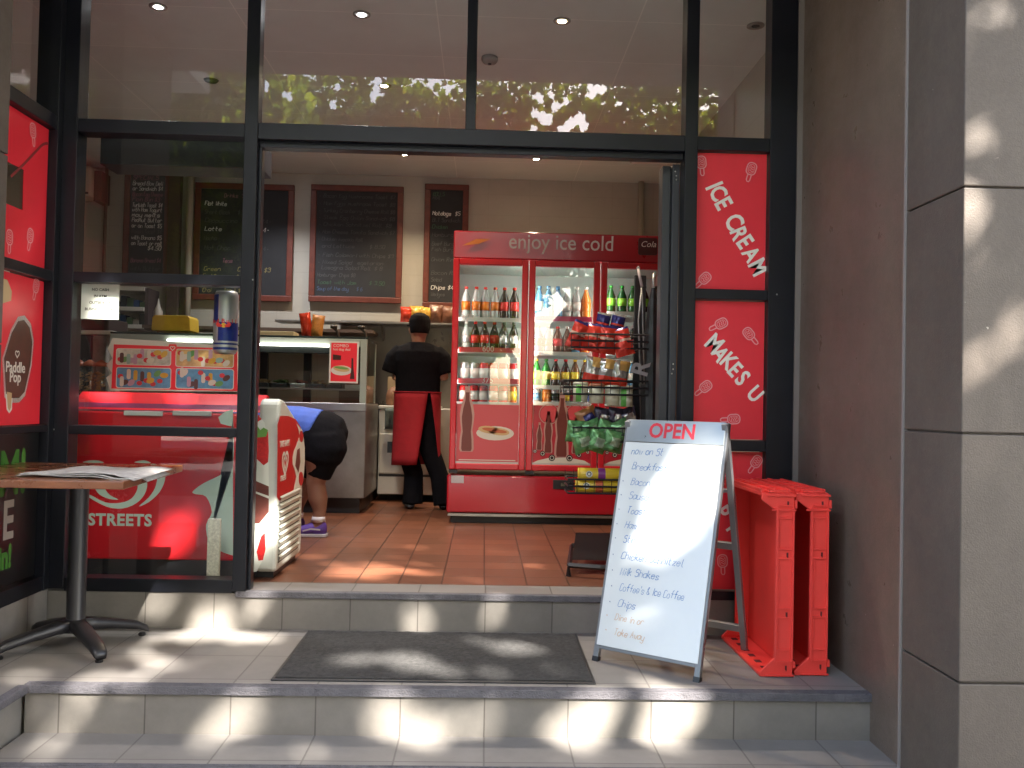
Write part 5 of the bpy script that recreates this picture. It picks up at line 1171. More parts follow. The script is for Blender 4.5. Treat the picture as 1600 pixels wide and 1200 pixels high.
# ------------------------------------------------------------------ table
t = thing('cafe_table', 'wooden topped cafe table on a black pedestal, left of the steps', 'table', (-1.67, 3.78, -.17))
n0 = aZ(193, 757, .565); f0 = aZ(286, 730, .565)
print('table', n0, f0)
px_, py_ = -1.665, 3.80
dirf = (f0-n0); dirf.z = 0; dl = dirf.length; dirf.normalize(); dl = max(.55, min(.8, dl)); lat = Vector((-1, 0, 0))
lat = Vector((-dirf.y, dirf.x, 0)); 
woodt = M('table wood', (.15, .052, .02), .28, var=.35, scale=6, coat=.4)
zt_ = .575
A = Vector((n0.x, n0.y, 0)); Bv = A+dirf*dl; Dv = A+Vector((-.72, -.02, 0)); Cv = Bv+Vector((-.72, -.02, 0))
b = MB(); b.prism([(A.x, A.y), (Bv.x, Bv.y), (Cv.x, Cv.y), (Dv.x, Dv.y)], zt_-.028, zt_); b.build('tabletop', woodt, t, bev=.003)
cx, cy = (A.x+Cv.x)/2, (A.y+Cv.y)/2
cx, cy = -1.66, 3.76
blk = M('cast iron black', (.016, .016, .019), .38, var=.15, scale=14)
MB().lathe([(.060, -.10), (.045, -.085), (.037, -.06), (.037, zt_-.06), (.042, zt_-.03)], (cx, cy, 0), 24).build('post', blk, t, True)
for i, (px, py) in enumerate(((8, 1027), (152, 1031), (217, 992), (80, 998))):
    e = aZ(px, py, -.165); d = Vector((e.x-cx, e.y-cy, 0)); d.normalize(); L = .30; s_ = Vector((-d.y, d.x, 0))
    b = MB(); rings = []
    for f, h, wv, hh in ((.0, -.075, .036, .028), (.25, -.082, .034, .024), (.55, -.098, .031, .020), (.85, -.118, .029, .018), (.97, -.135, .026, .016), (1.0, -.145, .02, .01)):
        rings.append((Vector((cx, cy, h))+d*(L*f), s_*wv, Vector((0, 0, hh))))
    b.loft(rings, 14, 0, .55); b.build('leg', blk, t, True)
    MB().lathe([(.014, 0), (.016, .008), (.010, .014)], (cx+d.x*L*.93, cy+d.y*L*.93, -.169), 10).build('rubber_foot', dark, t)
# newspaper
t = thing('newspaper', 'folded newspaper with a curling corner on the wooden table', 'newspaper', (A.x-.1, A.y+.2, zt_))
npap = M('newsprint', (.30, .285, .27), .85, var=.35, scale=38); npw = M('newsprint light', (.42, .41, .39), .85, var=.2, scale=50)
nA = aZ(250, 742, zt_+.01); nO = Vector((A.x+.07, A.y+.03, 0)); 
for k in range(3):
    b = MB(); Nu, Nv = 22, 12
    for j in range(Nv+1):
        for i in range(Nu+1):
            u, v = i/Nu, j/Nv
            x = A.x-.045+.012*k-.38*(1-u)+.02*v; y = A.y+.06+.34*v+.05*(1-u)+.004*k
            curl = max(0, u-.68)/.32
            edge = A.x+.0
            z = zt_+.003+k*.004+.003*sin(u*9+v*4+k)+.010*sin(u*pi)*.6
            z += curl*.010*(1 if k < 2 else 2.2)-curl**2*(.045-.006*k)*(1-.35*v)
            x += curl*.03
            b.v.append((x, y, z if x > A.x+.004 else max(z, zt_+.002+k*.002)))
    for j in range(Nv):
        for i in range(Nu): a = j*(Nu+1)+i; b.f.append((a, a+1, a+Nu+2, a+Nu+1)); b.m.append(0)
    o = b.build('sheet', npap if k != 1 else npw, t, True); q = o.modifiers.new('solid', 'SOLIDIFY'); q.thickness = .0015
# ------------------------------------------------------------------ people
skin = M('skin', (.34, .17, .105), .5, var=.08, scale=20)
skin2 = M('skin pale', (.24, .12, .08), .5, var=.08, scale=12)
blkc = M('black cotton', (.006, .006, .008), .95, var=.3, scale=30, bump=.4, bscale=40, spec=.12)
blkt = M('black trousers', (.005, .005, .007), .95, var=.3, scale=20, bump=.4, bscale=30, spec=.12)
hairm = M('black cap', (.006, .005, .006), .85, var=.3, scale=60, spec=.15)
apr = M('apron red', (.33, .010, .018), .85, var=.15, scale=10, bump=.3, bscale=25)
my = 7.30
t = thing('person', 'person in black t-shirt, black cap and long red apron, back turned at the stove', 'person', (-.50, my, 0))
def P(px, py, y=my): v = aY(px, py, y); return v
def rg(px, py, rx, ry, y=my): p = P(px, py, y); return (p, (rx, 0, 0), (0, ry, 0))
# body: head, neck, arms, hands as one continuous skin
b = MB()
hx = P(655, 510); 
b.loft([((hx.x-.005, my-.0, P(655, 548).z), (.062, 0, 0), (0, .06, 0)), ((hx.x-.004, my-.0, P(655, 537).z), (.052, 0, 0), (0, .055, 0)), ((hx.x-.004, my+.006, P(655, 528).z), (.060, 0, 0), (0, .068, 0)),
        ((hx.x, my+.012, P(655, 516).z), (.077, 0, 0), (0, .090, 0)), ((hx.x+.002, my+.012, P(655, 505).z), (.079, 0, 0), (0, .095, 0)), ((hx.x+.002, my+.008, P(655, 495).z), (.068, 0, 0), (0, .082, 0)), ((hx.x+.002, my, P(655, 490).z+.004), (.03, 0, 0), (0, .04, 0))], 20)
# face turned slightly left: cheek, nose and ear
fz = P(655, 513).z
b.loft([((hx.x-.055, my+.03, fz-.045), (.025, 0, 0), (0, .04, 0)), ((hx.x-.062, my+.035, fz-.01), (.028, 0, 0), (0, .045, 0)), ((hx.x-.055, my+.03, fz+.035), (.022, 0, 0), (0, .04, 0))], 12)
b.loft([((hx.x-.085, my+.065, fz-.018), (.012, 0, 0), (0, .012, 0)), ((hx.x-.080, my+.06, fz+.012), (.007, 0, 0), (0, .008, 0))], 8)
b.loft([((hx.x-.052, my-.018, fz-.028), (.010, 0, 0), (0, .016, 0)), ((hx.x-.066, my-.022, fz-.004), (.010, 0, 0), (0, .020, 0)), ((hx.x-.062, my-.018, fz+.018), (.009, 0, 0), (0, .014, 0))], 10)
# shoulders bridge (inside the shirt)
b.loft([((hx.x, my, P(655, 546).z), (.09, 0, 0), (0, .06, 0)), ((hx.x, my, P(655, 560).z), (.17, 0, 0), (0, .08, 0)), ((hx.x, my, P(655, 612).z), (.13, 0, 0), (0, .08, 0))], 16)
def arm(sh, el, wr, s_):
    b.tube([sh, sh.lerp(el, .5), el, el.lerp(wr, .35), wr], [.050, .043, .038, .036, .024], 12)
    d = (wr-el).normalized(); h = wr+d*.045
    b.tube([wr, h, h+d*.035], [.024, .036, .032], 10, 0, True, .6)
    up_ = Vector((0, 0, 1)); sd = d.cross(up_).normalized()
    for i in range(4):
        o_ = h+d*.03+sd*(.024-.016*i); L = (.062, .072, .068, .052)[i]
        b.tube([o_, o_+d*L*.5+Vector((0, 0, -.008)), o_+d*L*.85+Vector((0, 0, -.030))], [.0095, .009, .0075], 7)
    o_ = wr+d*.02+sd*.03*s_; b.tube([o_, o_+sd*.022*s_+d*.02, o_+sd*.025*s_+d*.05], [.012, .0105, .008], 7)
shL, elL = P(622, 553), P(620, 590); shR, elR = P(690, 553), P(694, 590)
arm(Vector((shL.x+.02, my, shL.z)), Vector((elL.x, my-.015, elL.z)), Vector((elL.x+.10, my+.21, elL.z+.03)), -1)
arm(Vector((shR.x-.02, my, shR.z)), Vector((elR.x, my-.015, elR.z)), Vector((elR.x-.07, my+.22, elR.z+.03)), 1)
b.build('body', skin, t, True, remesh=.0065, smo=2)
b = MB(); b.loft([((hx.x+.006, my-.015, P(655, 521).z), (.074, 0, 0), (0, .078, 0)), ((hx.x+.006, my-.005, P(655, 512).z), (.086, 0, 0), (0, .098, 0)), ((hx.x+.004, my+.003, P(655, 501).z), (.089, 0, 0), (0, .103, 0)), ((hx.x+.003, my+.003, P(655, 494).z), (.075, 0, 0), (0, .09, 0)), ((hx.x+.003, my, P(655, 489).z), (.034, 0, 0), (0, .045, 0))], 20)
cpz = P(640, 507).z; b.prism([(hx.x-.03, my+.075), (hx.x-.075, my+.05), (hx.x-.115, my+.10), (hx.x-.085, my+.155), (hx.x-.02, my+.15)], cpz-.004, cpz+.004)
b.build('cap', hairm, t, True, remesh=.006, smo=2)
# t-shirt
b = MB(); n_ = 24
tz = lambda py: P(655, py).z
b.loft([((hx.x-.002, my, tz(622)), (.185, 0, 0), (0, .125, 0)), ((hx.x, my, tz(606)), (.182, 0, 0), (0, .122, 0)), ((hx.x, my, tz(585)), (.185, 0, 0), (0, .13, 0)), ((hx.x, my-.01, tz(565)), (.198, 0, 0), (0, .135, 0)), ((hx.x, my-.01, tz(550)), (.198, 0, 0), (0, .125, 0)), ((hx.x, my-.005, tz(541)), (.155, 0, 0), (0, .095, 0)), ((hx.x, my, tz(535)), (.075, 0, 0), (0, .07, 0))], n_, 0, .85)
for s_, sh, el in ((-1, shL, elL), (1, shR, elR)):
    a0 = Vector((hx.x+s_*.135, my-.005, tz(548))); a1 = Vector((hx.x+s_*.195, my-.012, tz(560))); a2 = Vector((hx.x+s_*.235, my-.015, tz(583)))
    b.tube([a0, a1, a2], [.066, .072, .066], 14)
b.build('t_shirt', blkc, t, True, remesh=.010, smo=3)
# trousers
b = MB()
b.loft([((hx.x, my, tz(616)), (.150, 0, 0), (0, .100, 0)), ((hx.x, my-.005, tz(640)), (.162, 0, 0), (0, .115, 0)), ((hx.x+.01, my, tz(662)), (.155, 0, 0), (0, .10, 0))], 20)
fl, fr2 = P(645, 788), P(690, 788)
b.tube([(hx.x-.085, my, tz(650)), (hx.x-.085, my+.01, tz(700)), (fl.x, my+.01, tz(740)), (fl.x, my, .04)], [.085, .08, .078, .085], 16)
b.tube([(hx.x+.085, my, tz(650)), (hx.x+.105, my, tz(700)), (fr2.x-.02, my-.02, tz(745)), (fr2.x+.015, my-.03, .04)], [.085, .082, .075, .08], 16)
b.build('trousers', blkt, t, True, remesh=.010, smo=2)
for x_, dx_ in ((fl.x-.02, -.04), (fr2.x+.02, .05)):
    b = MB(); b.loft([((x_, my-.07, .035), (.03, 0, 0), (0, .01, 0)), ((x_, my-.05, .04), (.042, 0, 0), (0, 0, .04)), ((x_+dx_*.4, my+.06, .035), (.048, 0, 0), (0, 0, .035)), ((x_+dx_, my+.17, .025), (.042, 0, 0), (0, 0, .025)), ((x_+dx_, my+.20, .02), (.02, 0, 0), (0, 0, .015))], 14); b.build('shoe', dark, t, True)
# apron: wraps hips with a slit down the back right
b = MB(); Na, Nh = 40, 10
a_start, a_end = RD(-62), RD(-62-325)      # slit placed at the back right
for j in range(Nh+1):
    v = j/Nh; z = tz(612)*(1-v)+tz(724)*v
    for i in range(Na+1):
        u = i/Na
        open_ = .10+v*.95                      # slit gets wider towards the hem
        a = RD(-58)-open_*.45-(2*pi-open_*1.05)*u
        rx = .190+.012*v+.006*sin(u*34)*v; ry = .143+.02*v+.004*sin(u*30)*v
        b.v.append((hx.x+.0+rx*cos(a), my+ry*sin(a), z-.02*v*sin(u*3)))
for j in range(Nh):
    for i in range(Na): a = j*(Na+1)+i; b.f.append((a, a+1, a+Na+2, a+Na+1)); b.m.append(0)
o = b.build('apron', apr, t, True); q = o.modifiers.new('solid', 'SOLIDIFY'); q.thickness = .004
b = MB(); b.tube([(hx.x+.184*cos(RD(a)), my+.134*sin(RD(a)), tz(613)) for a in range(0, 361, 15)], .007, 6) if 0 else b.tube([(hx.x+.192*cos(RD(a)), my+.145*sin(RD(a)), tz(613)) for a in range(0, 361, 15)], .006, 6); b.build('apron_string', apr, t)

# bending customer
wy = 5.72
t = thing('person', 'person in blue top, black shorts and purple shoes bending over the freezer', 'person', (-1.06, wy, 0))
def Q(px, py, y=wy): return aY(px, py, y)
hip = Q(508, 690)
b = MB()
ft = Q(497, 838); kn = Q(493, 755); foot2 = Vector((ft.x-.17, wy+.16, 0))
b.tube([(hip.x-.03, wy-.02, hip.z-.02), (kn.x+.015, wy, kn.z+.05), (kn.x, wy, kn.z), (kn.x+.018, wy+.005, kn.z-.10), (ft.x+.005, wy, .17), (ft.x+.0, wy, .085), (ft.x-.02, wy, .05)], [.11, .072, .060, .062, .043, .037, .038], 16)
b.tube([(hip.x-.10, wy+.15, hip.z-.02), (kn.x-.12, wy+.16, kn.z+.05), (kn.x-.14, wy+.16, kn.z), (kn.x-.13, wy+.16, kn.z-.10), (foot2.x, wy+.16, .17), (foot2.x, wy+.16, .085), (foot2.x-.02, wy+.16, .05)], [.11, .072, .060, .062, .043, .037, .038], 16)
hipc = Vector((hip.x-.03, wy+.07, hip.z+.02)); shc = Vector((hip.x-.60, wy+.06, hip.z-.0))
b.loft([(hipc+Vector((.08, 0, -.02)), (0, .13, 0), (0.04, 0, .13)), (hipc+Vector((-.10, 0, .03)), (0, .15, 0), (.02, 0, .13)), (hipc+Vector((-.30, 0, .02)), (0, .14, 0), (0, 0, .12)), (shc, (0, .18, 0), (0, 0, .11)), (shc+Vector((-.08, 0, -.03)), (0, .09, 0), (0, 0, .07))], 18)
b.tube([shc+Vector((-.05, 0, -.02)), shc+Vector((-.14, 0, -.06))], [.055, .05], 12)
hc = shc+Vector((-.22, 0, -.11)); b.loft([(hc+Vector((0, 0, h)), (r*.095, 0, 0), (0, r*.078, 0)) for h, r in ((-.12, .25), (-.10, .6), (-.05, .9), (0, 1), (.05, .95), (.09, .7), (.11, .3))], 16)
b.tube([hc+Vector((-.08, 0, -.02)), hc+Vector((-.105, 0, -.05))], [.012, .014], 8)
for s_ in (-1, 1):
    sh = shc+Vector((0, s_*.16, -.02)); el = sh+Vector((-.03, -.04, -.26)); wr = el+Vector((-.05, -.10, -.18))
    b.tube([sh, el, el.lerp(wr, .4), wr], [.048, .038, .034, .024], 12)
    d = (wr-el).normalized(); h = wr+d*.045; b.tube([wr, h, h+d*.035], [.024, .036, .032], 10, 0, True, .6); sd = d.cross(Vector((0, 1, 0))).normalized()
    for i in range(4): o_ = h+d*.03+sd*(.024-.016*i); b.tube([o_, o_+d*.03, o_+d*.055+Vector((-.01, 0, 0))], [.0095, .009, .0075], 7)
    o_ = wr+d*.02+sd*.03; b.tube([o_, o_+sd*.02+d*.02, o_+sd*.024+d*.05], [.012, .0105, .008], 7)
b.build('body', skin2, t, True, remesh=.008, smo=2)
b = MB(); b.loft([(hc+Vector((.012, 0, h)), (r*.105, 0, 0), (0, r*.09, 0)) for h, r in ((-.06, .7), (-.02, .95), (.04, 1.03), (.09, .85), (.12, .4))], 16); b.build('hair', M('brown hair', (.05, .028, .018), .7, var=.3, scale=50), t, True, remesh=.008, smo=2)
# top
b = MB()
b.loft([(hipc+Vector((-.045, -.01, .055)), (0, .165, 0), (.05, 0, .125)), (hipc+Vector((-.16, 0, .065)), (0, .168, 0), (.02, 0, .135)), (hipc+Vector((-.32, 0, .065)), (0, .165, 0), (0, 0, .14)), (shc+Vector((.05, 0, .02)), (0, .19, 0), (0, 0, .13)), (shc+Vector((-.06, 0, -.0)), (0, .12, 0), (0, 0, .09))], 20, 0, .9)
for s_ in (-1, 1): sh = shc+Vector((0, s_*.15, -.01)); b.tube([sh, sh+Vector((-.02, s_*.02, -.13))], [.075, .064], 12)
b.build('blue_top', M('blue cotton', (.045, .10, .42), .8, var=.15, scale=14, bump=.35, bscale=22), t, True, remesh=.010, smo=2)
# shorts, knee length
b = MB()
b.loft([(hipc+Vector((.135, 0, -.045)), (0, .09, .0), (.03, 0, .09)), (hipc+Vector((.095, 0, -.02)), (0, .165, 0), (.035, 0, .15)), (hipc+Vector((.0, 0, .0)), (0, .185, 0), (.05, 0, .175)), (hipc+Vector((-.10, 0, .03)), (0, .175, 0), (.05, 0, .150))], 20)
b.tube([(hip.x-.01, wy+.0, hip.z+.05), (hip.x+.0, wy+.0, hip.z-.04), (hip.x-.02, wy-.005, hip.z-.12), (kn.x+.04, wy, kn.z+.13), (kn.x+.015, wy, kn.z+.035)], [.13, .145, .128, .098, .078], 18)
b.tube([(hip.x-.03, wy+.12, hip.z+.05), (hip.x-.05, wy+.14, hip.z-.04), (hip.x-.10, wy+.15, hip.z-.13), (kn.x-.11, wy+.16, kn.z+.09), (kn.x-.13, wy+.16, kn.z+.035)], [.12, .14, .13, .092, .082], 18)
b.build('shorts', blkt, t, True, remesh=.010, smo=14)
pur = M('shoe purple', (.10, .045, .30), .5, var=.35, scale=40); sole = M('shoe sole', (.45, .42, .46), .6)
for fx, fy in ((ft.x, wy), (foot2.x, wy+.16)):
    b = MB(); b.loft([((fx+.055, fy, .045), (0, .012, 0), (0, 0, .02)), ((fx+.045, fy, .055), (0, .034, 0), (0, 0, .048)), ((fx-.0, fy, .06), (0, .038, 0), (0, 0, .052)), ((fx-.06, fy, .045), (0, .04, 0), (0, 0, .038)), ((fx-.13, fy, .035), (0, .042, 0), (0, 0, .026)), ((fx-.18, fy, .03), (0, .03, 0), (0, 0, .018)), ((fx-.195, fy, .028), (0, .012, 0), (0, 0, .008))], 16)
    sh_ = b.build('shoe', pur, t, True, sub=1)
    b = MB(); b.prism([(fx+.058, fy-.03), (fx+.058, fy+.03), (fx-.05, fy+.04), (fx-.13, fy+.045), (fx-.19, fy+.022), (fx-.19, fy-.022), (fx-.13, fy-.045), (fx-.05, fy-.04)], .001, .022); b.build('sole', sole, sh_, bev=.004)
    b = MB(); b.tube([(fx, fy, .095), (fx, fy, .13)], [.044, .042], 14); b.build('sock', M('sock white', (.6, .57, .6), .8), t, True)
    b = MB(); b.ribbon([(fx-.09, .04), (fx-.04, .055), (fx+.02, .05)], .010, FRONT(0, fy-.0415, 0), .0015); b.build('stripe', sole, sh_)

# ------------------------------------------------------------------ trees and street behind the viewer
def leafmat(name, c):
    m = bpy.data.materials.new(name); m.use_nodes = True; n = m.node_tree; n.nodes.remove(n.nodes['Principled BSDF'])
    d = n.nodes.new('ShaderNodeBsdfDiffuse'); tr = n.nodes.new('ShaderNodeBsdfTranslucent'); mx = n.nodes.new('ShaderNodeMixShader'); mx.inputs[0].default_value = .45
    d.inputs[0].default_value = (*c, 1); tr.inputs[0].default_value = (c[0]*1.9, c[1]*1.7, c[2]*.8, 1)
    n.links.new(d.outputs[0], mx.inputs[1]); n.links.new(tr.outputs[0], mx.inputs[2]); n.links.new(mx.outputs[0], n.nodes['Material Output'].inputs[0]); return m
leaves = [leafmat('leaf mid', (.12, .20, .03)), leafmat('leaf light', (.22, .30, .035)), leafmat('leaf dark', (.08, .14, .022))]
barkm = M('bark', (.12, .10, .075), .9, var=.4, scale=10, bump=1., bscale=20)
# gaps in the crown that let the sun through: (point lit, radius)
gaps = []
def sp(kind, px, py, v, r): gaps.append(({'z': aZ, 'y': aY, 'x': aX}[kind](px, py, v), r))
FYr = FY+.012
for px, py, r in ((222, 938, .038), (250, 940, .038), (322, 962, .05), (321, 984, .052), (402, 945, .05), (507, 942, .042), (655, 958, .075), (773, 948, .052)): sp('y', px, py, FYr, r)
for px, py, r in ((252, 996, .05), (296, 997, .06), (365, 997, .055), (420, 997, .058), (222, 1020, .048), (258, 1040, .055), (292, 1037, .035), (40, 1057, .045), (146, 1060, .05), (215, 1061, .045), (1010, 1068, .05)): sp('z', px, py, -.17, r)
for px, py, r in ((543, 1030, .05), (622, 1036, .088), (652, 1030, .055), (822, 1010, .065), (788, 1019, .04), (700, 1052, .042), (775, 1052, .045), (740, 1001, .035), (872, 1048, .035), (505, 1046, .035)): sp('z', px, py, -.165, r)
for px, py, r in ((122, 1100, .042), (378, 1112, .062), (592, 1110, .062), (650, 1132, .038), (930, 1118, .070), (1044, 1108, .095), (1112, 1112, .032), (720, 1128, .028), (765, 1140, .032), (860, 1142, .03)): sp('y', px, py, 3.28, r)
for px, py, r in ((1020, 1070, .055), (920, 1066, .04), (480, 1172, .05), (65, 1170, .05), (320, 1158, .05), (900, 1165, .042), (1040, 1165, .05), (660, 1162, .05)): sp('z', px, py, -.345, r)
for px, py, r in ((545, 893, .075), (600, 889, .08), (575, 900, .05), (640, 893, .05), (515, 897, .045), (500, 868, .03), (520, 880, .03), (620, 868, .035), (660, 880, .035), (570, 878, .025), (780, 860, .03), (690, 898, .03), (470, 870, .035), (650, 855, .04), (700, 842, .04), (740, 858, .035), (840, 885, .055), (890, 882, .03), (560, 858, .03), (640, 842, .025), (740, 905, .03), (590, 900, .04), (830, 893, .03)): sp('z', px, py, 0, r)
for px, py, r in ((1068, 780, .068), (1042, 815, .058), (1088, 742, .06), (1112, 700, .052), (1058, 838, .05), (1095, 790, .05), (1078, 705, .04), (1108, 665, .045), (1000, 715, .03)): sp('y', px, py, 3.55, r)
for px, py, r in ((1524, 220, .034), (1519, 325, .028), (1592, 485, .026), (1596, 522, .026), (1572, 546, .02), (1510, 570, .028), (1532, 705, .022), (1596, 705, .024), (1546, 18, .012), (1588, 32, .012)): sp('y', px, py, 2.66, r)
sp('y', 165, 487, GY, .055); sp('y', 150, 496, GY, .03)
for px, py, r in ((405, 845, .05), (408, 815, .035), (275, 850, .045), (268, 825, .04), (290, 815, .03), (255, 865, .03)): sp('y', px, py, 4.37, r)
sp('x', 445, 855, -.985, .05); sp('x', 440, 820, -.985, .035)
for px, py, r in ((280, 625, .06), (190, 655, .025), (320, 545, .03), (285, 605, .03)): sp('y', px, py, 4.5, r)
for px, py, r in ((1200, 770, .025), ): sp('y', px, py, 3.5, r)
DIRS = [(p, -SUN, r) for p, r in gaps]
# sky gaps seen mirrored in the glass above the door
def mir(px, py, r):
    p = aY(px, py, GY); d = ray(px, py).normalized(); d = Vector((d.x, -d.y, d.z)); return (p, d, r)
for px, py, r in ((852, 187, .12), (838, 178, .08), (868, 165, .07), (890, 195, .12), (905, 186, .10), (845, 155, .07), (862, 150, .05), (885, 158, .05), (832, 205, .08), (878, 205, .10), (925, 150, .06), (940, 142, .07), (912, 200, .08), (585, 150, .08), (588, 130, .06), (528, 137, .05), (520, 165, .06), (700, 140, .05), (450, 150, .06), (410, 135, .09)): DIRS.append(mir(px, py, r))
import numpy as np
GP = np.array([list(p) for p, d, r in DIRS]); GD = np.array([list(d) for p, d, r in DIRS]); GR = np.array([r for p, d, r in DIRS])
def in_gap(P_, s_):
    P_ = np.asarray(P_); out = np.zeros(len(P_), bool); rj = np.random.default_rng(3).uniform(.9, 1.1, len(P_))
    for p, d, r in zip(GP, GD, GR):
        v = P_-p; tt = v@d; dist = np.linalg.norm(v-tt[:, None]*d, axis=1); out |= (dist < (r*.96+s_*.36)*rj) & (tt > 0)
    return out
NS = len(gaps)
def hits_sun(P_):
    c = 0
    for p, d, r in zip(GP[:NS], GD[:NS], GR[:NS]):
        v = P_-p; tt = v@d; c += int((np.linalg.norm(v-tt[:, None]*d, axis=1) < r+.05).sum())
    return c
def tree(loc, h0, centres, nleaf, size, lab, seed, carve=True, trunk_r=.22, lean=(0, 0)):
    rg_ = np.random.default_rng(seed); rr = random.Random(seed)
    t = thing('plane_tree', lab, 'tree', loc)
    b = MB(); top = Vector((loc[0]+lean[0], loc[1]+lean[1], h0))
    b.tube([loc, Vector(loc).lerp(top, .5)+Vector((.08, .05, 0)), top], [trunk_r, trunk_r*.8, trunk_r*.65], 12)
    for c in centres:
        best = None
        for _ in range(40 if carve else 1):
            c_ = Vector(c[:3])+Vector((rr.uniform(-.8, .8), rr.uniform(-.8, .8), rr.uniform(-.4, .4))); mid = top.lerp(c_, .5)+Vector((rr.uniform(-.6, .6), rr.uniform(-.6, .6), .25))
            P_ = np.array([list(top.lerp(mid, k/9)) for k in range(10)]+[list(mid.lerp(c_, k/9)) for k in range(10)]); sc = hits_sun(P_)
            if best is None or sc < best[0]: best = (sc, c_, mid)
            if sc == 0: break
        sc, c_, mid = best
        b.tube([top, mid, c_], [trunk_r*.42, trunk_r*.24, trunk_r*.08], 8)
        for k in range(4):
            e = c_+Vector((rr.uniform(-1, 1)*c[3]*.7, rr.uniform(-1, 1)*c[4]*.7, rr.uniform(-.6, .8)*c[5]))
            if carve and hits_sun(np.array([list(mid.lerp(c_, .6).lerp(e, q_/9)) for q_ in range(10)])): continue
            b.tube([mid.lerp(c_, .6), mid.lerp(e, .7)+Vector((0, 0, .1)), e], [trunk_r*.16, trunk_r*.1, .012], 6)
    b.build('trunk', barkm, t, True)
    vol = np.array([c[3]*c[4]*c[5] for c in centres]); cnt = (nleaf*vol/vol.sum()).astype(int)
    pos = []
    for c, n in zip(centres, cnt):
        u = rg_.normal(size=(n, 3)); u /= np.linalg.norm(u, axis=1)[:, None]; u *= rg_.random((n, 1))**(.42)
        cl = np.array(c[:3])+u*np.array(c[3:6]); pos.append(cl)
    pos = np.concatenate(pos); s = size*rg_.uniform(.7, 1.25, len(pos))
    if carve: keep = ~in_gap(pos, size); pos = pos[keep]; s = s[keep]
    n = len(pos); q = rg_.normal(size=(n, 3)); q[:, 2] += .5; q /= np.linalg.norm(q, axis=1)[:, None]
    a = rg_.normal(size=(n, 3)); a -= (a*q).sum(1)[:, None]*q; a /= np.linalg.norm(a, axis=1)[:, None]; c_ = np.cross(q, a)
    shp = [(-.5, 0), (-.28, -.42), (.12, -.5), (.22, -.22), (.6, 0), (.22, .22), (.12, .5), (-.28, .42)]
    V = np.concatenate([(pos+a*(s*u)[:, None]+c_*(s*v)[:, None]+q*(s*(abs(v)*.25-.1*abs(u)))[:, None])[:, None, :] for u, v in shp], 1).reshape(-1, 3)
    me = bpy.data.meshes.new('crown'); me.vertices.add(len(V)); me.vertices.foreach_set('co', V.ravel().astype(np.float32))
    k = len(shp); me.loops.add(n*k); me.loops.foreach_set('vertex_index', np.arange(n*k, dtype=np.int32)); me.polygons.add(n)
    me.polygons.foreach_set('loop_start', np.arange(0, n*k, k, dtype=np.int32)); me.polygons.foreach_set('loop_total', np.full(n, k, np.int32))
    for m in leaves: me.materials.append(m)
    me.polygons.foreach_set('material_index', rg_.integers(0, 3, n).astype(np.int32)); me.update(calc_edges=True)
    o = bpy.data.objects.new('crown', me); COL.objects.link(o); adopt(o, t); return t
tree((4.0, -3.9, -.69), 4.4, [(4.0, -4.4, 8.0, 3.6, 3.6, 2.2), (2.2, -3.2, 7.2, 2.6, 3.0, 1.5), (5.8, -3.2, 7.5, 2.8, 3.2, 1.9), (3.2, -6.4, 7.8, 3.0, 2.6, 1.7), (5.2, -6.0, 8.6, 3, 3, 2), (5.0, -1.8, 7.6, 3.0, 2.6, 1.7), (2.8, -1.2, 6.6, 2.4, 2.2, 1.1)], 84000, .155, 'broad plane tree on the pavement shading the shopfront', 5)
tree((-5.2, -5.4, -.69), 3.0, [(-5.6, -6.4, 5.2, 2.8, 2.4, 2.2), (-7.6, -5.6, 6.2, 2.4, 2.4, 1.8)], 22000, .16, 'leafy tree at the left end of the pavement behind the viewer', 6)
tree((7.6, -6.2, -.69), 3.0, [(7.4, -6.2, 5.8, 3.0, 2.8, 2.4), (5.4, -6.6, 4.6, 2.0, 2.2, 1.5)], 18000, .16, 'leafy tree at the right end of the pavement behind the viewer', 7)
tree((-1.2, -13.5, -.69), 2.6, [(-1.2, -13.5, 5.2, 3.6, 2.4, 2.6), (-4.5, -14., 5.0, 2.6, 2.2, 2.2)], 16000, .22, 'round tree across the road in front of the grey office block', 8)
tree((5.6, -14.0, -.69), 2.6, [(5.8, -14, 5.2, 2.6, 2.4, 2.6)], 11000, .22, 'round tree across the road in front of the brick block', 9)
tree((2.6, -10.2, -.69), 3.0, [(3.4, -10.0, 5.6, 2.8, 1.8, 1.9), (.6, -10.4, 6.0, 2.6, 1.8, 1.9), (5.8, -9.6, 5.2, 2.2, 1.6, 1.8)], 22000, .15, 'sunlit low plane tree on the near side of the road', 18)
tree((-3.4, -9.4, -.69), 3.0, [(-2.6, -9.6, 5.6, 2.6, 1.8, 1.9), (-5.0, -9.2, 5.0, 2.2, 1.6, 1.7)], 16000, .15, 'sunlit low plane tree on the near side of the road, further left', 19)
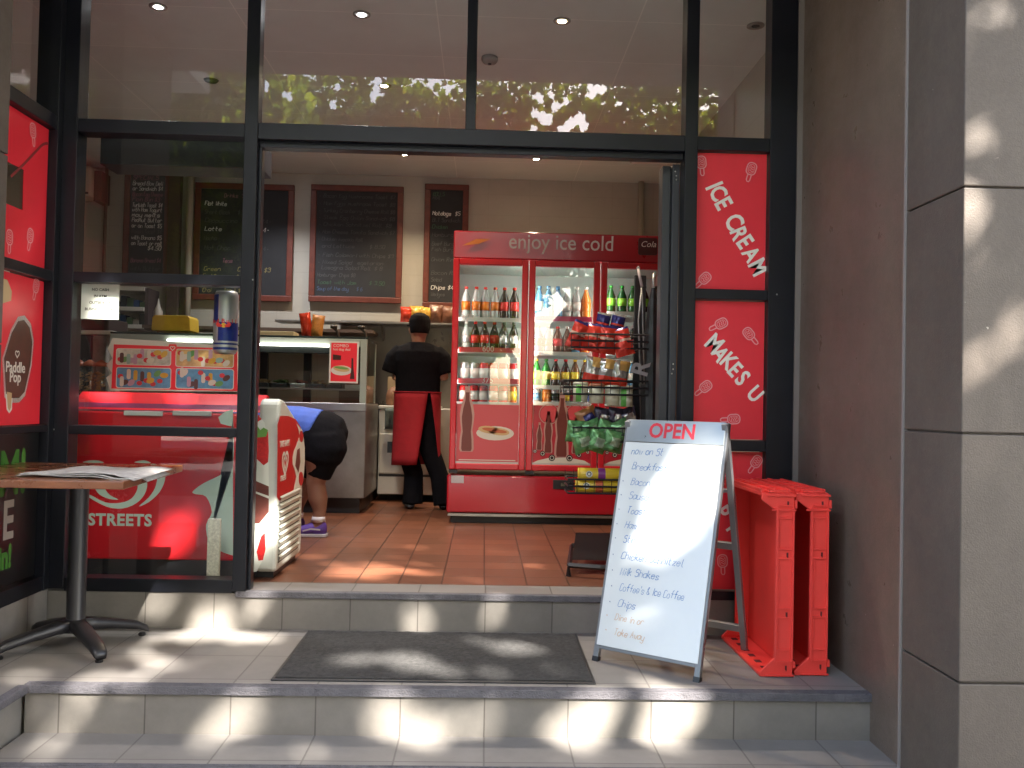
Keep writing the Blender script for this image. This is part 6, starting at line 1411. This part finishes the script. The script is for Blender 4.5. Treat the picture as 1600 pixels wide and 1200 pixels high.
tree((-9.5, -26, -.69), 3.2, [(-9.5, -26, 6.2, 5.0, 3.0, 4.2), (-15, -26, 6, 4.4, 3, 3.6), (-4.8, -27, 4.2, 2.6, 2.4, 2.6)], 20000, .30, 'tall tree added far down the street on the left to cover sky', 12)  # unseen tree, added to cover bright sky mirrored in the left window
tree((7.2, -8.6, -.69), 5.0, [(5.6, -6.2, 9.3, 4.0, 3.2, 1.9), (7.2, -5.2, 9.8, 3.2, 3.2, 1.8), (3.6, -6.6, 9.4, 3.2, 3.0, 1.8), (8.5, -7.5, 9.2, 3, 3, 2.)], 32000, .22, 'tall plane tree added behind the broad one to block stray sun', 14, True, .28)  # unseen extra crown, added up-sun to stop light leaking past the broad tree
tree((1.2, -25, -.69), 2.8, [(-.6, -25, 5.4, 2.6, 2.4, 3.0), (-5., -24, 6.4, 3.0, 2.4, 3.0)], 12000, .3, 'round tree far across the road at the left of the gap', 15)
tree((8.8, -24, -.69), 2.8, [(7.6, -24, 6.0, 3.4, 2.6, 3.6), (12., -23, 6.4, 3.0, 2.4, 3.4)], 14000, .3, 'round tree far across the road at the right of the gap', 16)
def block(x0, x1, y0, y1, h, m, lab, nx, nz):
    t = thing('building', lab, 'building', ((x0+x1)/2, (y0+y1)/2, -.69)); MB().box(x0, x1, y0, y1, -.69, h).build('wall', m, t)
    MB().box(x0-.2, x1+.2, y0-.2, y1+.2, h, h+.3).build('roof', M('roof grey', (.2, .2, .2), .8), t)
    W = (x1-x0)/nx
    for i in range(nx):
        for k in range(nz):
            xx = x0+W*(i+.5); z = .4+k*2.9; f = MB().box(xx-W*.3, xx+W*.3, y1-.02, y1+.05, z, z+1.6).build('window', M('win frame', (.08, .08, .085), .5), t); MB().box(xx-W*.27, xx+W*.27, y1+.051, y1+.06, z+.08, z+1.52).build('pane', M('win glass', (.03, .035, .04), .08), f)
block(-26, .3, -48, -36, 7, M('grey render far', (.30, .29, .27), .8, var=.1, scale=2), 'grey office block across the road', 9, 3)
block(4.6, 26, -48, -36, 6, M('brick far', (.24, .13, .09), .85, var=.2, scale=6), 'brown brick block across the road', 8, 3)
